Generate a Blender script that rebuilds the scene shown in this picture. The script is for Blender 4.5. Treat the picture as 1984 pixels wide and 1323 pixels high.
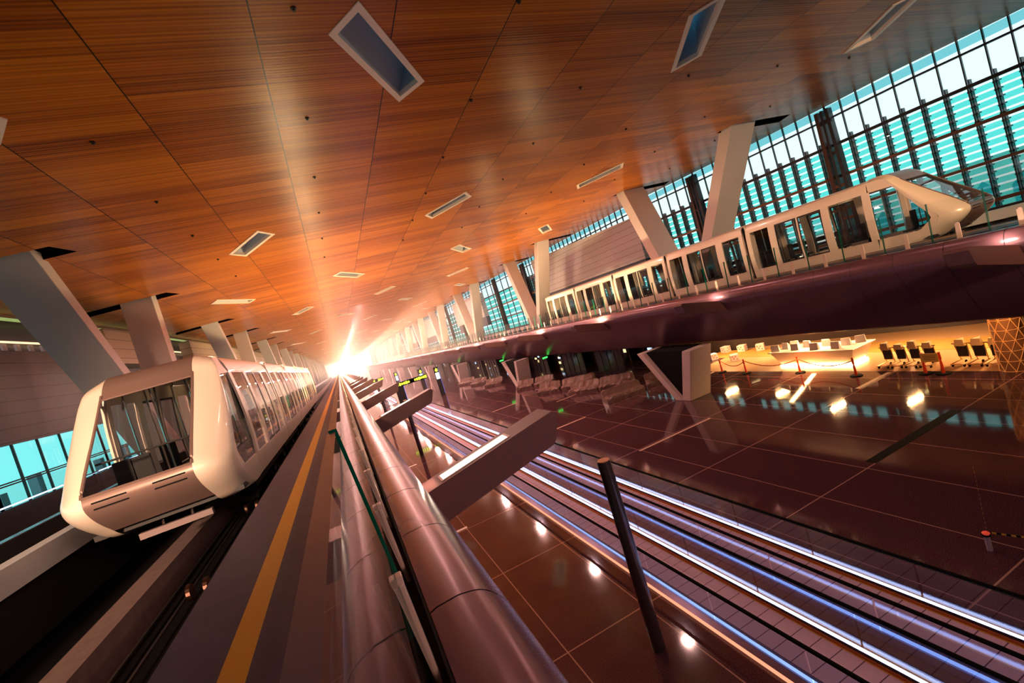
import bpy, bmesh, math, random
from mathutils import Vector, Matrix
random.seed(7)
PI = math.pi
scn = bpy.context.scene
for o in list(bpy.data.objects): bpy.data.objects.remove(o)
COL = scn.collection

# ------------------------------------------------------------------ camera
# world: X = across the hall (right), Y = down the hall, Z = up, eye at Z=0, concourse floor at -8.2
CX, CY, FPX = 992.0, 661.5, 898.0
VX, VY, TH = 656.5, 721.0, math.radians(16.85)
F = Vector((VX-CX, VY-CY, FPX)).normalized()
Pp = Vector((VX+1000*math.cos(TH)-CX, VY-1000*math.sin(TH)-CY, FPX))
U = F.cross(Pp).normalized()
if U.y > 0: U = -U
R = F.cross(U)
if R.x < 0: R = -R
# rows of world->cv camera : cv = X*R + Y*F + Z*U ; blender cam axes: x right, y up, z back
camx = Vector((R.x, F.x, U.x)); camd = Vector((R.y, F.y, U.y)); camf = Vector((R.z, F.z, U.z))
M = Matrix((camx, -camd, -camf)).transposed().to_4x4()
cd = bpy.data.cameras.new('camera'); cam = bpy.data.objects.new('camera', cd); COL.objects.link(cam)
cam.matrix_world = M
cd.sensor_width = 36; cd.lens = 36*FPX/1984; cd.clip_start = 0.02; cd.clip_end = 2000
scn.camera = cam

# ------------------------------------------------------------------ world, exposure, big lights
scn.view_settings.view_transform = 'Standard'; scn.view_settings.look = 'None'
scn.view_settings.gamma = 1; scn.view_settings.exposure = 0.0
w = bpy.data.worlds.new('sky'); scn.world = w; w.use_nodes = True
nt = w.node_tree; bg = nt.nodes['Background']
bg.inputs[0].default_value = (0.76, 0.97, 1.0, 1); bg.inputs[1].default_value = 1.3

def area(name, loc, dirv, sx, sy, power, color, parent=None):
    l = bpy.data.lights.new(name, 'AREA'); l.shape = 'RECTANGLE'; l.size = sx; l.size_y = sy
    l.energy = power; l.color = color
    o = bpy.data.objects.new(name, l); COL.objects.link(o)
    o.location = loc; o.rotation_euler = Vector(dirv).to_track_quat('-Z', 'Y').to_euler()
    if parent: o.parent = parent
    return o
WARM = (1.0, 0.50, 0.25)
# small ceiling downlights along the hall, brighter towards the far end
for i, y in enumerate(list(range(2, 186, 12))+[200, 225, 250, 280, 310, 340]):
    for x in (4.6, 15.6):
        p = (60 if y < 20 else min(3200, 110+22*(y-14)) if y < 190 else 7000)
        area('hall_downlight', (x, y, 7.4), (0, 0, -1), 0.6, 0.6, p, (1.0, 0.54, 0.46))
# fill lights added behind the viewer to brighten trains and columns
r_ = area('rear_hall_fill', (9, -13.2, 6.0), (-0.35, 1, -0.45), 9, 2, 350, (1.0, 0.58, 0.48)); r_.data.spread = math.radians(75)
r_ = area('rear_train_fill', (-6.0, -13.0, 4.5), (0.05, 1, -0.19), 1.5, 1.5, 420, (1.0, 0.62, 0.40)); r_.data.spread = math.radians(28)  # narrow fill added to brighten the left train front
r_ = area('rear_train_fill', (8.0, -13.0, 4.8), (0.62, 1, -0.12), 1.5, 1.5, 380, (1.0, 0.60, 0.32)); r_.data.spread = math.radians(34)  # narrow fill added to brighten the hall side of the right train
# fill light added to brighten the far end wall of the hall
area('far_end_fill', (7, 350, 5.5), (0, 1, -0.25), 26, 2, 60000, (1.0, 0.74, 0.54))
# lower shop level beyond the right guideway
for x, y in ((29.0, 12.5), (29.0, 16.96), (27.2, 20.2), (29.2, 25.6), (28.9, 30.1)):  # the one over the counter is added to brighten its boards
    area('shop_ceiling_light', (x, y, -5.33), (0, 0, -1), 1.3, 0.12, 420, (1.0, 0.55, 0.22))

# ------------------------------------------------------------------ materials
MATS = {}
def mat(name, col, rough=0.5, metal=0.0, emit=None, es=0.0, noise=0.0, nscale=8.0, coat=0.0, alpha=None, trans=0.0, ior=1.45, spec=None, bump=0.0):
    if name in MATS: return MATS[name]
    m = bpy.data.materials.new(name); m.use_nodes = True; MATS[name] = m
    t = m.node_tree; b = t.nodes['Principled BSDF']
    b.inputs['Base Color'].default_value = (*col, 1); b.inputs['Roughness'].default_value = rough
    b.inputs['Metallic'].default_value = metal; b.inputs['Coat Weight'].default_value = coat
    b.inputs['Transmission Weight'].default_value = trans; b.inputs['IOR'].default_value = ior
    if spec is not None: b.inputs['Specular IOR Level'].default_value = spec
    if emit: b.inputs['Emission Color'].default_value = (*emit, 1); b.inputs['Emission Strength'].default_value = es
    if noise or bump:
        tc = t.nodes.new('ShaderNodeTexCoord'); n = t.nodes.new('ShaderNodeTexNoise'); n.inputs['Scale'].default_value = nscale
        n.inputs['Detail'].default_value = 5
        t.links.new(tc.outputs['Object'], n.inputs['Vector'])
        if noise:
            mr = t.nodes.new('ShaderNodeMapRange'); mr.inputs[3].default_value = 1-noise; mr.inputs[4].default_value = 1+noise
            t.links.new(n.outputs['Fac'], mr.inputs[0])
            mx = t.nodes.new('ShaderNodeVectorMath'); mx.operation = 'SCALE'; mx.inputs[0].default_value = col
            t.links.new(mr.outputs[0], mx.inputs['Scale']); t.links.new(mx.outputs[0], b.inputs['Base Color'])
        if bump:
            bp = t.nodes.new('ShaderNodeBump'); bp.inputs['Strength'].default_value = bump; bp.inputs['Distance'].default_value = 0.02
            t.links.new(n.outputs['Fac'], bp.inputs['Height']); t.links.new(bp.outputs[0], b.inputs['Normal'])
    return m
def glass(name, tint, refl=0.0, rough=0.0, ior=1.4):
    """thin pane: tinted see-through plus a Fresnel mirror"""
    if name in MATS: return MATS[name]
    m = bpy.data.materials.new(name); m.use_nodes = True; MATS[name] = m
    t = m.node_tree; t.nodes.clear()
    out = t.nodes.new('ShaderNodeOutputMaterial'); mix = t.nodes.new('ShaderNodeMixShader')
    tr = t.nodes.new('ShaderNodeBsdfTransparent'); tr.inputs[0].default_value = (*tint, 1)
    gl = t.nodes.new('ShaderNodeBsdfGlossy'); gl.inputs['Roughness'].default_value = rough
    fr = t.nodes.new('ShaderNodeFresnel'); fr.inputs[0].default_value = ior
    ad = t.nodes.new('ShaderNodeMath'); ad.operation = 'ADD'; ad.inputs[1].default_value = refl; ad.use_clamp = True
    ge = t.nodes.new('ShaderNodeNewGeometry'); mr = t.nodes.new('ShaderNodeMapRange'); mr.inputs[3].default_value = ior; mr.inputs[4].default_value = 1/ior
    t.links.new(ge.outputs['Backfacing'], mr.inputs[0]); t.links.new(mr.outputs[0], fr.inputs[0])
    t.links.new(fr.outputs[0], ad.inputs[0]); t.links.new(ad.outputs[0], mix.inputs[0])
    t.links.new(tr.outputs[0], mix.inputs[1]); t.links.new(gl.outputs[0], mix.inputs[2]); t.links.new(mix.outputs[0], out.inputs[0])
    return m
def emis(name, col, s): return mat(name, (0.02, 0.02, 0.02), 0.5, emit=col, es=s)
class N:  # tiny node helper
    def __init__(s, m): s.t = m.node_tree
    def new(s, k, **kw):
        n = s.t.nodes.new(k)
        for a, v in kw.items(): setattr(n, a, v)
        return n
    def math(s, op, a, b=None):
        n = s.new('ShaderNodeMath', operation=op)
        for i, v in enumerate((a, b)):
            if v is None: continue
            if isinstance(v, (int, float)): n.inputs[i].default_value = v
            else: s.t.links.new(v, n.inputs[i])
        return n.outputs[0]
    def link(s, a, b): s.t.links.new(a, b)

def mat_ceiling():
    m = bpy.data.materials.new('ceiling_timber'); m.use_nodes = True; k = N(m); b = k.t.nodes['Principled BSDF']
    tc = k.new('ShaderNodeTexCoord'); sp = k.new('ShaderNodeSeparateXYZ'); k.link(tc.outputs['Object'], sp.inputs[0])
    X, Y = sp.outputs[0], sp.outputs[1]
    u = k.math('DIVIDE', k.math('SUBTRACT', X, 0.46), 3.03); fx = k.math('FLOOR', u)
    v = k.math('DIVIDE', Y, 0.75)
    fy = k.math('FLOOR', v)
    cb = k.new('ShaderNodeCombineXYZ'); k.link(fx, cb.inputs[0]); k.link(fy, cb.inputs[1])
    wn = k.new('ShaderNodeTexWhiteNoise', noise_dimensions='3D'); k.link(cb.outputs[0], wn.inputs[0])
    # thin battens running across the hall
    cb2 = k.new('ShaderNodeCombineXYZ'); k.link(k.math('MULTIPLY', X, 0.13), cb2.inputs[0]); k.link(k.math('MULTIPLY', Y, 9.0), cb2.inputs[1]); k.link(wn.outputs[0], cb2.inputs[2])
    n1 = k.new('ShaderNodeTexNoise'); n1.inputs['Scale'].default_value = 1.0; n1.inputs['Detail'].default_value = 3; k.link(cb2.outputs[0], n1.inputs['Vector'])
    gr = k.math('SINE', k.math('MULTIPLY', Y, 2*PI/0.107)); gr = k.math('MULTIPLY', gr, 0.10)
    tone = k.math('ADD', k.math('MULTIPLY', wn.outputs[0], 0.34), k.math('MULTIPLY', n1.outputs['Fac'], 1.0))
    tone = k.math('ADD', tone, gr)
    rp = k.new('ShaderNodeValToRGB'); e = rp.color_ramp.elements
    e[0].position = 0.30; e[0].color = (0.17, 0.032, 0.004, 1); e[1].position = 1.0; e[1].color = (0.66, 0.21, 0.016, 1)
    x = rp.color_ramp.elements.new(0.62); x.color = (0.42, 0.108, 0.008, 1)
    k.link(tone, rp.inputs[0])
    # dark panel joints
    jx = k.math('LESS_THAN', k.math('MULTIPLY', k.math('FRACT', u), 3.03), 0.03)
    jy = k.math('LESS_THAN', k.math('FRACT', v), 0.012)
    jj = k.math('MAXIMUM', jx, k.math('MULTIPLY', jy, 0.35))
    mx = k.new('ShaderNodeMix', data_type='RGBA'); k.link(jj, mx.inputs[0]); k.link(rp.outputs[0], mx.inputs[6]); mx.inputs[7].default_value = (0.012, 0.004, 0.003, 1)
    k.link(mx.outputs[2], b.inputs['Base Color'])
    b.inputs['Roughness'].default_value = 0.29; b.inputs['Specular IOR Level'].default_value = 0.17
    bp = k.new('ShaderNodeBump'); bp.inputs['Strength'].default_value = 0.25; bp.inputs['Distance'].default_value = 0.02
    k.link(tone, bp.inputs['Height']); k.link(bp.outputs[0], b.inputs['Normal'])
    return m
def mat_floor():
    m = bpy.data.materials.new('polished_granite'); m.use_nodes = True; k = N(m); b = k.t.nodes['Principled BSDF']
    tc = k.new('ShaderNodeTexCoord'); sp = k.new('ShaderNodeSeparateXYZ'); k.link(tc.outputs['Object'], sp.inputs[0])
    X, Y = sp.outputs[0], sp.outputs[1]
    def joint(c, off, step, wd):
        q = k.math('FRACT', k.math('ADD', k.math('DIVIDE', k.math('SUBTRACT', c, off), step), 0.5))
        return k.math('LESS_THAN', k.math('MULTIPLY', k.math('ABSOLUTE', k.math('SUBTRACT', q, 0.5)), step), wd)
    j = k.math('MAXIMUM', joint(X, 3.04, 2.36, 0.016), joint(Y, 5.83, 4.79, 0.02))
    n = k.new('ShaderNodeTexNoise'); n.inputs['Scale'].default_value = 55; n.inputs['Detail'].default_value = 4; k.link(tc.outputs['Object'], n.inputs['Vector'])
    rp = k.new('ShaderNodeValToRGB'); e = rp.color_ramp.elements
    e[0].position = 0.35; e[0].color = (0.013, 0.006, 0.009, 1); e[1].position = 0.66; e[1].color = (0.15, 0.064, 0.078, 1)
    k.link(n.outputs['Fac'], rp.inputs[0])
    mx = k.new('ShaderNodeMix', data_type='RGBA'); k.link(j, mx.inputs[0]); k.link(rp.outputs[0], mx.inputs[6]); mx.inputs[7].default_value = (0.42, 0.26, 0.22, 1)
    k.link(mx.outputs[2], b.inputs['Base Color']); b.inputs['Specular IOR Level'].default_value = 0.36
    n2 = k.new('ShaderNodeTexNoise'); n2.inputs['Scale'].default_value = 1.7; k.link(tc.outputs['Object'], n2.inputs['Vector'])
    mr = k.new('ShaderNodeMapRange'); mr.inputs[3].default_value = 0.04; mr.inputs[4].default_value = 0.10
    k.link(n2.outputs['Fac'], mr.inputs[0]); k.link(mr.outputs[0], b.inputs['Roughness'])
    return m
def mat_siding(name, c1, step, rough=0.4, axis=2, dark=0.25):
    m = bpy.data.materials.new(name); m.use_nodes = True; k = N(m); b = k.t.nodes['Principled BSDF']
    tc = k.new('ShaderNodeTexCoord'); sp = k.new('ShaderNodeSeparateXYZ'); k.link(tc.outputs['Object'], sp.inputs[0])
    q = k.math('MULTIPLY', k.math('FRACT', k.math('DIVIDE', sp.outputs[axis], step)), step)
    j = k.math('LESS_THAN', q, 0.035)
    mx = k.new('ShaderNodeMix', data_type='RGBA'); k.link(j, mx.inputs[0]); mx.inputs[6].default_value = (*c1, 1); mx.inputs[7].default_value = (c1[0]*dark, c1[1]*dark, c1[2]*dark, 1)
    k.link(mx.outputs[2], b.inputs['Base Color']); b.inputs['Roughness'].default_value = rough
    return m
M_CEIL = mat_ceiling(); M_FLOOR = mat_floor()
M_WHITEWALL = mat_siding('white_metal_siding', (0.50, 0.47, 0.50), 0.62, 0.32)
M_GREYWALL = mat_siding('grey_metal_siding', (0.16, 0.15, 0.19), 0.62, 0.4)
M_COLUMN = mat('column_paint', (0.62, 0.52, 0.50), 0.42, noise=0.04, nscale=3)
M_CLAD = mat('guideway_cladding', (0.18, 0.085, 0.115), 0.27, metal=0.4, noise=0.05, nscale=2)
M_CLADJ = mat('cladding_joint', (0.012, 0.008, 0.01), 0.8)
M_DECK = mat('platform_deck', (0.06, 0.048, 0.085), 0.55, noise=0.35, nscale=3, bump=0.5)
M_YEL = mat('yellow_paint', (0.62, 0.30, 0.02), 0.5, noise=0.15, nscale=40)
M_DARK = mat('dark_metal', (0.02, 0.018, 0.02), 0.45)
M_BLACK = mat('black_rubber', (0.005, 0.005, 0.006), 0.85, spec=0.15)
M_CONC = mat('running_concrete', (0.20, 0.13, 0.12), 0.8, noise=0.3, nscale=6)
M_SHELL = mat('train_shell', (0.82, 0.68, 0.56), 0.32, metal=0.1, coat=0.4)
M_SHELLD = mat('train_mask', (0.22, 0.14, 0.12), 0.35, metal=0.3)
M_CABIN = mat('train_interior', (0.35, 0.27, 0.24), 0.5)
M_STEELD = mat('dull_steel', (0.25, 0.13, 0.10), 0.3, metal=1.0)
M_SEAT = mat('black_seat', (0.010, 0.010, 0.012), 0.8)
M_CHROME = mat('chrome', (0.75, 0.65, 0.58), 0.12, metal=1.0)
M_TGLASS = glass('train_glass', (0.92, 0.92, 0.92), 0.0, ior=1.3)
M_RGLASS = glass('railing_glass', (0.965, 0.985, 0.98), 0.0, ior=1.3)
M_WGLASS = glass('facade_glass', (0.93, 1.0, 1.0), 0.02)
M_EDGE = mat('green_glass_edge', (0.0, 0.10, 0.06), 0.1, emit=None)
M_POST = mat('railing_post', (0.62, 0.45, 0.38), 0.35, metal=0.2)
M_BEAM = mat('beam_paint', (0.17, 0.078, 0.08), 0.42, noise=0.04, nscale=4)
M_LAMP = emis('lamp_trough', (1.0, 0.80, 0.58), 9.0)
M_FRAME = mat('skylight_frame', (0.92, 0.76, 0.66), 0.4)
M_SHAFT = mat('skylight_shaft', (0.50, 0.54, 0.62), 0.6)
M_MULL = mat('mullion', (0.03, 0.025, 0.03), 0.4)
M_MULLC = mat('transom_bronze', (0.20, 0.085, 0.05), 0.35, metal=0.4)
M_LOUV = glass('louvre_glass', (0.36, 0.84, 0.80), 0.0)
M_LED = emis('led_strip', (0.50, 0.62, 1.0), 7.5)

# ------------------------------------------------------------------ mesh helpers
class MB:
    def __init__(s): s.v = []; s.f = []; s.m = []; s.mi = 0
    def quad(s, a, b, c, d): s.poly((a, b, c, d))
    def poly(s, pts):
        n = len(s.v); s.v += [tuple(p) for p in pts]; s.f.append(tuple(range(n, n+len(pts)))); s.m.append(s.mi)
    def box(s, x0, x1, y0, y1, z0, z1):
        s.hexa([(x0,y0,z0),(x1,y0,z0),(x1,y1,z0),(x0,y1,z0)], [(x0,y0,z1),(x1,y0,z1),(x1,y1,z1),(x0,y1,z1)])
    def hexa(s, b, t):
        n = len(s.v); k = len(b); s.v += [tuple(p) for p in b]+[tuple(p) for p in t]
        fs = [tuple(n+i for i in range(k))[::-1], tuple(n+k+i for i in range(k))]
        fs += [(n+i, n+(i+1) % k, n+k+(i+1) % k, n+k+i) for i in range(k)]
        s.f += fs; s.m += [s.mi]*len(fs)
    def grid(s, rows):          # rows of points -> surface
        n = len(s.v); c = len(rows[0])
        for r in rows: s.v += [tuple(p) for p in r]
        for i in range(len(rows)-1):
            for j in range(c-1):
                a = n+i*c+j; s.f.append((a, a+1, a+c+1, a+c)); s.m.append(s.mi)
    def slab(s, rows, rows2):   # closed shell between two matching grids
        s.grid(rows); s.grid([r[::-1] for r in rows2])
        def strip(a, b): s.grid([a, b])
        strip(rows[0][::-1], rows2[0][::-1]); strip(rows[-1], rows2[-1])
        strip([r[0] for r in rows], [r[0] for r in rows2]); strip([r[-1] for r in rows][::-1], [r[-1] for r in rows2][::-1])
    def tube(s, pts, r, seg=10, cap=True):
        pts = [Vector(p) for p in pts]; rings = []
        for i, p in enumerate(pts):
            d = (pts[min(i+1, len(pts)-1)]-pts[max(i-1, 0)]).normalized()
            a = d.orthogonal().normalized() if abs(d.z) < 0.9 else Vector((1, 0, 0))
            a = (a-d*a.dot(d)).normalized(); b = d.cross(a)
            rr = r[i] if isinstance(r, (list, tuple)) else r
            rings.append([p+a*rr*math.cos(2*PI*k/seg)+b*rr*math.sin(2*PI*k/seg) for k in range(seg)])
        n = len(s.v)
        for rg in rings: s.v += [tuple(q) for q in rg]
        for i in range(len(rings)-1):
            for k in range(seg):
                a = n+i*seg+k; b = n+i*seg+(k+1) % seg; s.f.append((a, b, b+seg, a+seg)); s.m.append(s.mi)
        if cap:
            s.f.append(tuple(n+k for k in range(seg))[::-1]); s.f.append(tuple(n+(len(rings)-1)*seg+k for k in range(seg))); s.m += [s.mi]*2
    def build(s, name, mats, parent=None, smooth=False, bevel=0.0, weld=False):
        me = bpy.data.meshes.new(name); me.from_pydata(s.v, [], s.f)
        if not isinstance(mats, (list, tuple)): mats = [mats]
        for m in mats: me.materials.append(m)
        me.polygons.foreach_set('material_index', s.m)
        if weld or smooth or bevel:
            bm = bmesh.new(); bm.from_mesh(me); bmesh.ops.remove_doubles(bm, verts=bm.verts, dist=1e-4)
            bmesh.ops.recalc_face_normals(bm, faces=bm.faces); bm.to_mesh(me); bm.free()
        o = bpy.data.objects.new(name, me); COL.objects.link(o)
        if smooth:
            me.polygons.foreach_set('use_smooth', [True]*len(me.polygons))
            me.set_sharp_from_angle(angle=math.radians(35))
        if bevel:
            md = o.modifiers.new('bevel', 'BEVEL'); md.width = bevel; md.segments = 3; md.limit_method = 'ANGLE'; md.angle_limit = math.radians(40)
        if parent: o.parent = parent
        return o
def tag(o, label, cat, group=None, kind=None):
    if label: o['label'] = label
    if cat: o['category'] = cat
    if group: o['group'] = group
    if kind: o['kind'] = kind
    return o
def thing(name, label, cat, loc=(0, 0, 0), group=None, kind=None):
    o = bpy.data.objects.new(name, None); COL.objects.link(o); o.location = loc; o.empty_display_size = 0.2
    return tag(o, label, cat, group, kind)
def struct(name, mb, m, **kw):
    o = mb.build(name, m, **kw); o['kind'] = 'structure'; return o
def copy_tree(o, parent=None, off=None, label=None):
    c = o.copy(); COL.objects.link(c)
    if parent: c.parent = parent
    if off is not None: c.location = Vector(o.location)+Vector(off)
    if label: c['label'] = label
    for ch in list(o.children): copy_tree(ch, c)
    return c
def prof_extrude(prof, y0, y1, mb, close=False):
    rows = [[(x, y0, z) for x, z in prof], [(x, y1, z) for x, z in prof]]
    mb.grid(rows)
ORD = ['first', 'second', 'third', 'fourth', 'fifth', 'sixth', 'seventh', 'eighth', 'ninth', 'tenth', 'eleventh', 'twelfth', 'thirteenth', 'fourteenth', 'fifteenth', 'sixteenth', 'seventeenth', 'eighteenth', 'nineteenth', 'twentieth']

YB, YE = -14.0, 380.0     # back and far end of what is built
FZ = -8.2; CZ = 7.5
def interp(tab, y):
    if y <= tab[0][0]: return tab[0][1]
    for (a, b), (c, d) in zip(tab, tab[1:]):
        if y <= c: return b+(d-b)*(y-a)/(c-a)
    return tab[-1][1]
XR = [(-14, 41), (0, 38), (12.2, 35.6), (16.6, 34.3), (20.3, 33.9), (25.6, 33.0), (31, 31.7), (37, 30.2), (60, 26.8+1.5), (84, 26), (120, 25.5), (190, 25), (380, 24.5)]
XL = [(-14, -18), (30.6, -14.4), (38, -13.7), (59, -12.8), (100, -12), (190, -11.5), (380, -11.2)]
xr = lambda y: interp(XR, y); xl = lambda y: interp(XL, y)

# ------------------------------------------------------------------ floor
b = MB(); b.box(-16, 25.4, YB, YE, FZ-0.3, FZ); struct('floor', b, M_FLOOR)
b = MB(); b.box(25.4, 42, YB, YE, FZ-0.3, FZ)
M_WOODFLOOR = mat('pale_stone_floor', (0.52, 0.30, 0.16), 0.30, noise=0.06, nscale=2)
M_WOODFLOOR2 = M_FLOOR
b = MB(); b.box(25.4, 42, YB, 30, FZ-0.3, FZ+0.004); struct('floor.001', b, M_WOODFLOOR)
b = MB(); b.box(25.4, 42, 30, YE, FZ-0.3, FZ); struct('floor.002', b, M_FLOOR)

# ------------------------------------------------------------------ skylight layout
def quad_pts(cx, cy, kind):
    if kind == '/': a = (2.06, 3.23); s = (0.65, -1.0)
    else: a = (1.83, -3.03); s = (0.66, 1.03)
    return [(cx-a[0]/2-s[0]/2, cy-a[1]/2-s[1]/2), (cx+a[0]/2-s[0]/2, cy+a[1]/2-s[1]/2), (cx+a[0]/2+s[0]/2, cy+a[1]/2+s[1]/2), (cx-a[0]/2+s[0]/2, cy-a[1]/2+s[1]/2)]
SKY = []
for cx in (-6.3, 3.36, 14.3, 24.9): SKY.append((cx, 12.1, '/'))
for cx in (-2.1, 8.5, 19.3): SKY.append((cx, 26.3, '\\'))
for cx in (-5.6, 3.1, 13.1, 21.9): SKY.append((cx, 40.4, '/'))
r = 3
while 12.1+14.2*r < 300:
    for k in range(3 if r % 2 else 4):
        SKY.append(((-1.6+9.0*k) if r % 2 else (-5.4+8.6*k), 12.1+14.2*r, '\\' if r % 2 else '/'))
    r += 1
# ------------------------------------------------------------------ V column layout  (x, topY, botY)
def cxr(y): return interp([(0, 27.2), (21, 27.0), (32, 26.3), (47, 24.9), (60, 24.8), (80, 23.9), (190, 23.6)], y)
def cxl(y): return interp([(0, -10.0), (22, -9.9), (33, -9.5), (50, -9.2), (60, -8.7), (190, -8.2)], y)
VR = [(21.5+26*k, 32.4+26*k, 28.4+26*k) for k in range(14)]
VL = [(22.6+26.2*k, 33.7+26.2*k, 33.0+26.2*k) for k in range(14)]
SLOT = []
for (a, c, bt) in VR:
    for y in (a, c):
        x = cxr(y); e_ = min(x+4.2, xr(y+1)-0.35); SLOT.append([(x-1.5, y+0.5), (x-1.1, y-0.55), (e_-0.3, y-0.65), (e_, y+0.45)])
for (a, c, bt) in VL:
    for y in (a, c):
        x = cxl(y); e_ = max(x-3.0, xl(y+1)+0.35); SLOT.append([(e_+0.4, y-0.2), (x+1.7, y-0.95), (x+2.1, y+0.15), (e_, y+1.15)])

# ------------------------------------------------------------------ ceiling with openings
def bbx(q): return (min(p[0] for p in q), max(p[0] for p in q), min(p[1] for p in q), max(p[1] for p in q))
SB = [bbx(q) for q in SLOT]
def sky_ok(s):
    a = bbx(quad_pts(*s))
    if a[1] > min(xr(a[2]), xr(a[3]))-0.3 or a[0] < max(xl(a[2]), xl(a[3]))+0.3: return False
    return not any(a[0] < b[1]+0.1 and a[1] > b[0]-0.1 and a[2] < b[3]+0.1 and a[3] > b[2]-0.1 for b in SB)
SKY = [s for i, s in enumerate(SKY) if i < 11 or sky_ok(s)]
def build_ceiling():
    holes = [quad_pts(*s) for s in SKY]+SLOT
    ext = [bbx(h) for h in holes]
    cuts = [YB]; y = YB+0.3
    while y < YE-0.5:
        if y-cuts[-1] > 3 and not any(e[2]-0.05 < y < e[3]+0.05 for e in ext): cuts.append(y)
        y += 0.1
    cuts.append(YE)
    bks = sorted(set([t[0] for t in XR]+[t[0] for t in XL]))
    bm = bmesh.new()
    for a, c in zip(cuts, cuts[1:]):
        mid = [k for k in bks if a+1e-3 < k < c-1e-3]
        ol = [(xr(k), k) for k in [a]+mid+[c]]+[(xl(k), k) for k in [c]+mid[::-1]+[a]]
        loops = [ol]+[h for h, e in zip(holes, ext) if e[2] > a and e[3] < c]
        eds = []
        for pts in loops:
            vs = [bm.verts.new((x, y, CZ)) for x, y in pts]
            eds += [bm.edges.new((vs[i], vs[(i+1) % len(vs)])) for i in range(len(vs))]
        bmesh.ops.triangle_fill(bm, edges=eds, use_beauty=True, normal=(0, 0, 1))
    me = bpy.data.meshes.new('ceiling')
    for f in bm.faces:
        f.normal_update()
        if f.normal.z > 0: f.normal_flip()
    bm.to_mesh(me); bm.free(); me.materials.append(M_CEIL)
    o = bpy.data.objects.new('ceiling', me); COL.objects.link(o); o['kind'] = 'structure'
    outer = [(xr(k), k) for k in bks]+[(xl(k), k) for k in bks[::-1]]
    # side fascia of the ceiling edge
    e = MB()
    for i in range(len(outer)):
        a, c = outer[i], outer[(i+1) % len(outer)]
        if abs(a[1]-c[1]) < 1e-6: continue
        e.quad((a[0], a[1], CZ), (c[0], c[1], CZ), (c[0], c[1], CZ+0.5), (a[0], a[1], CZ+0.5))
    struct('trim_1', e, M_MULL)
    # roof above everything (closes the void over the slots)
    b = MB(); n = 0
    for s in SLOT:
        top = [(x, y, CZ+0.9) for x, y in s]; bot = [(x, y, CZ) for x, y in s]
        b.poly(top)
        for i in range(4): b.quad(bot[i], bot[(i+1) % 4], top[(i+1) % 4], top[i])
    struct('trim_2', b, M_BLACK)
build_ceiling()

# ------------------------------------------------------------------ skylights
def make_skylight(cx, cy, kind, label, group):
    t = thing('skylight', label, 'skylight', (cx, cy, CZ), group)
    q = [Vector((x-cx, y-cy)) for x, y in quad_pts(cx, cy, kind)]
    def ins(d): # inset towards the middle along both edges
        a = (q[1]-q[0]).normalized()*d*1.15; s = (q[3]-q[0]).normalized()*d*1.15
        return [q[0]+a+s, q[1]-a+s, q[2]-a-s, q[3]+a-s]
    i1 = ins(0.16); up = [p+Vector((0.9, 0.25)) for p in ins(0.3)]
    f = MB()
    for i in range(4):
        j = (i+1) % 4
        f.quad((*q[i], -0.03), (*q[j], -0.03), (*i1[j], -0.03), (*i1[i], -0.03))
        f.quad((*q[i], -0.03), (*q[j], -0.03), (*q[j], 0.05), (*q[i], 0.05))
        f.quad((*i1[i], -0.03), (*i1[j], -0.03), (*i1[j], 0.12), (*i1[i], 0.12))
    f.build('frame', M_FRAME, t)
    s = MB()
    for i in range(4):
        j = (i+1) % 4; s.quad((*i1[i], 0.12), (*i1[j], 0.12), (*up[j], 1.7), (*up[i], 1.7))
    s.build('shaft', M_SHAFT, t)
    g = MB(); g.poly([(*p, 1.7) for p in up]); g.build('pane', M_SKYPANE, t)
    return t
M_SKYPANE = mat('skylight_pane_glow', (0.03, 0.12, 0.17), 0.2, emit=(0.10, 0.42, 0.62), es=0.42)  # sky light is put into the pane as blue emission
SKNAME = {0: 'rectangular skylight in the timber ceiling near the left edge of the picture', 1: 'big slanted skylight at the top middle of the timber ceiling, blue inside',
          2: 'tall slanted skylight at the top of the ceiling left of the window wall', 3: 'narrow skylight at the dark top right corner of the ceiling by the windows',
          4: 'slanted white skylight left of the ceiling glow, above the left train', 5: 'long white skylight strip in the middle of the orange ceiling, left of another strip',
          6: 'long thin skylight strip right of the middle, above the leaning column with a bright edge', 7: 'flat white skylight strip low on the ceiling above the roof of the left train',
          8: 'small skylight in the middle row just right of the ceiling streak of light', 9: 'small bright skylight above the second white wall box, left of a tiny one', 10: 'tiny skylight close to the top corner of the long white wall box'}
pro = {}
for i, (cx, cy, kd) in enumerate(SKY):
    lab = SKNAME.get(i, 'small distant skylight in the glowing far part of the timber ceiling'); grp = 'skylights in the timber ceiling' if i < 11 else 'distant skylights in the timber ceiling'
    if kd not in pro: pro[kd] = make_skylight(cx, cy, kd, lab, grp)
    else:
        c = copy_tree(pro[kd], label=lab); c.location = (cx, cy, CZ); c['group'] = grp
# sprinkler heads
s = MB(); s.tube([(0, 0, 0), (0, 0, -0.03)], 0.06, 10); s.tube([(0, 0, -0.03), (0, 0, -0.07)], [0.02, 0.035], 8)
sp0 = None
for y in (10.15, 14.6, 19.05, 23.3, 27.8, 32.3):
    for x in (-3.95, 1.32, 6.6, 11.0, 16.3, 21.6, 26.7):
        if sp0 is None:
            sp0 = s.build('ceiling_sprinkler', M_DARK); o = sp0
        else: o = sp0.copy(); COL.objects.link(o)
        o.location = (x, y, CZ); tag(o, 'small black sprinkler head dotting the timber ceiling', 'sprinkler', 'sprinkler heads in the ceiling')

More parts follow.
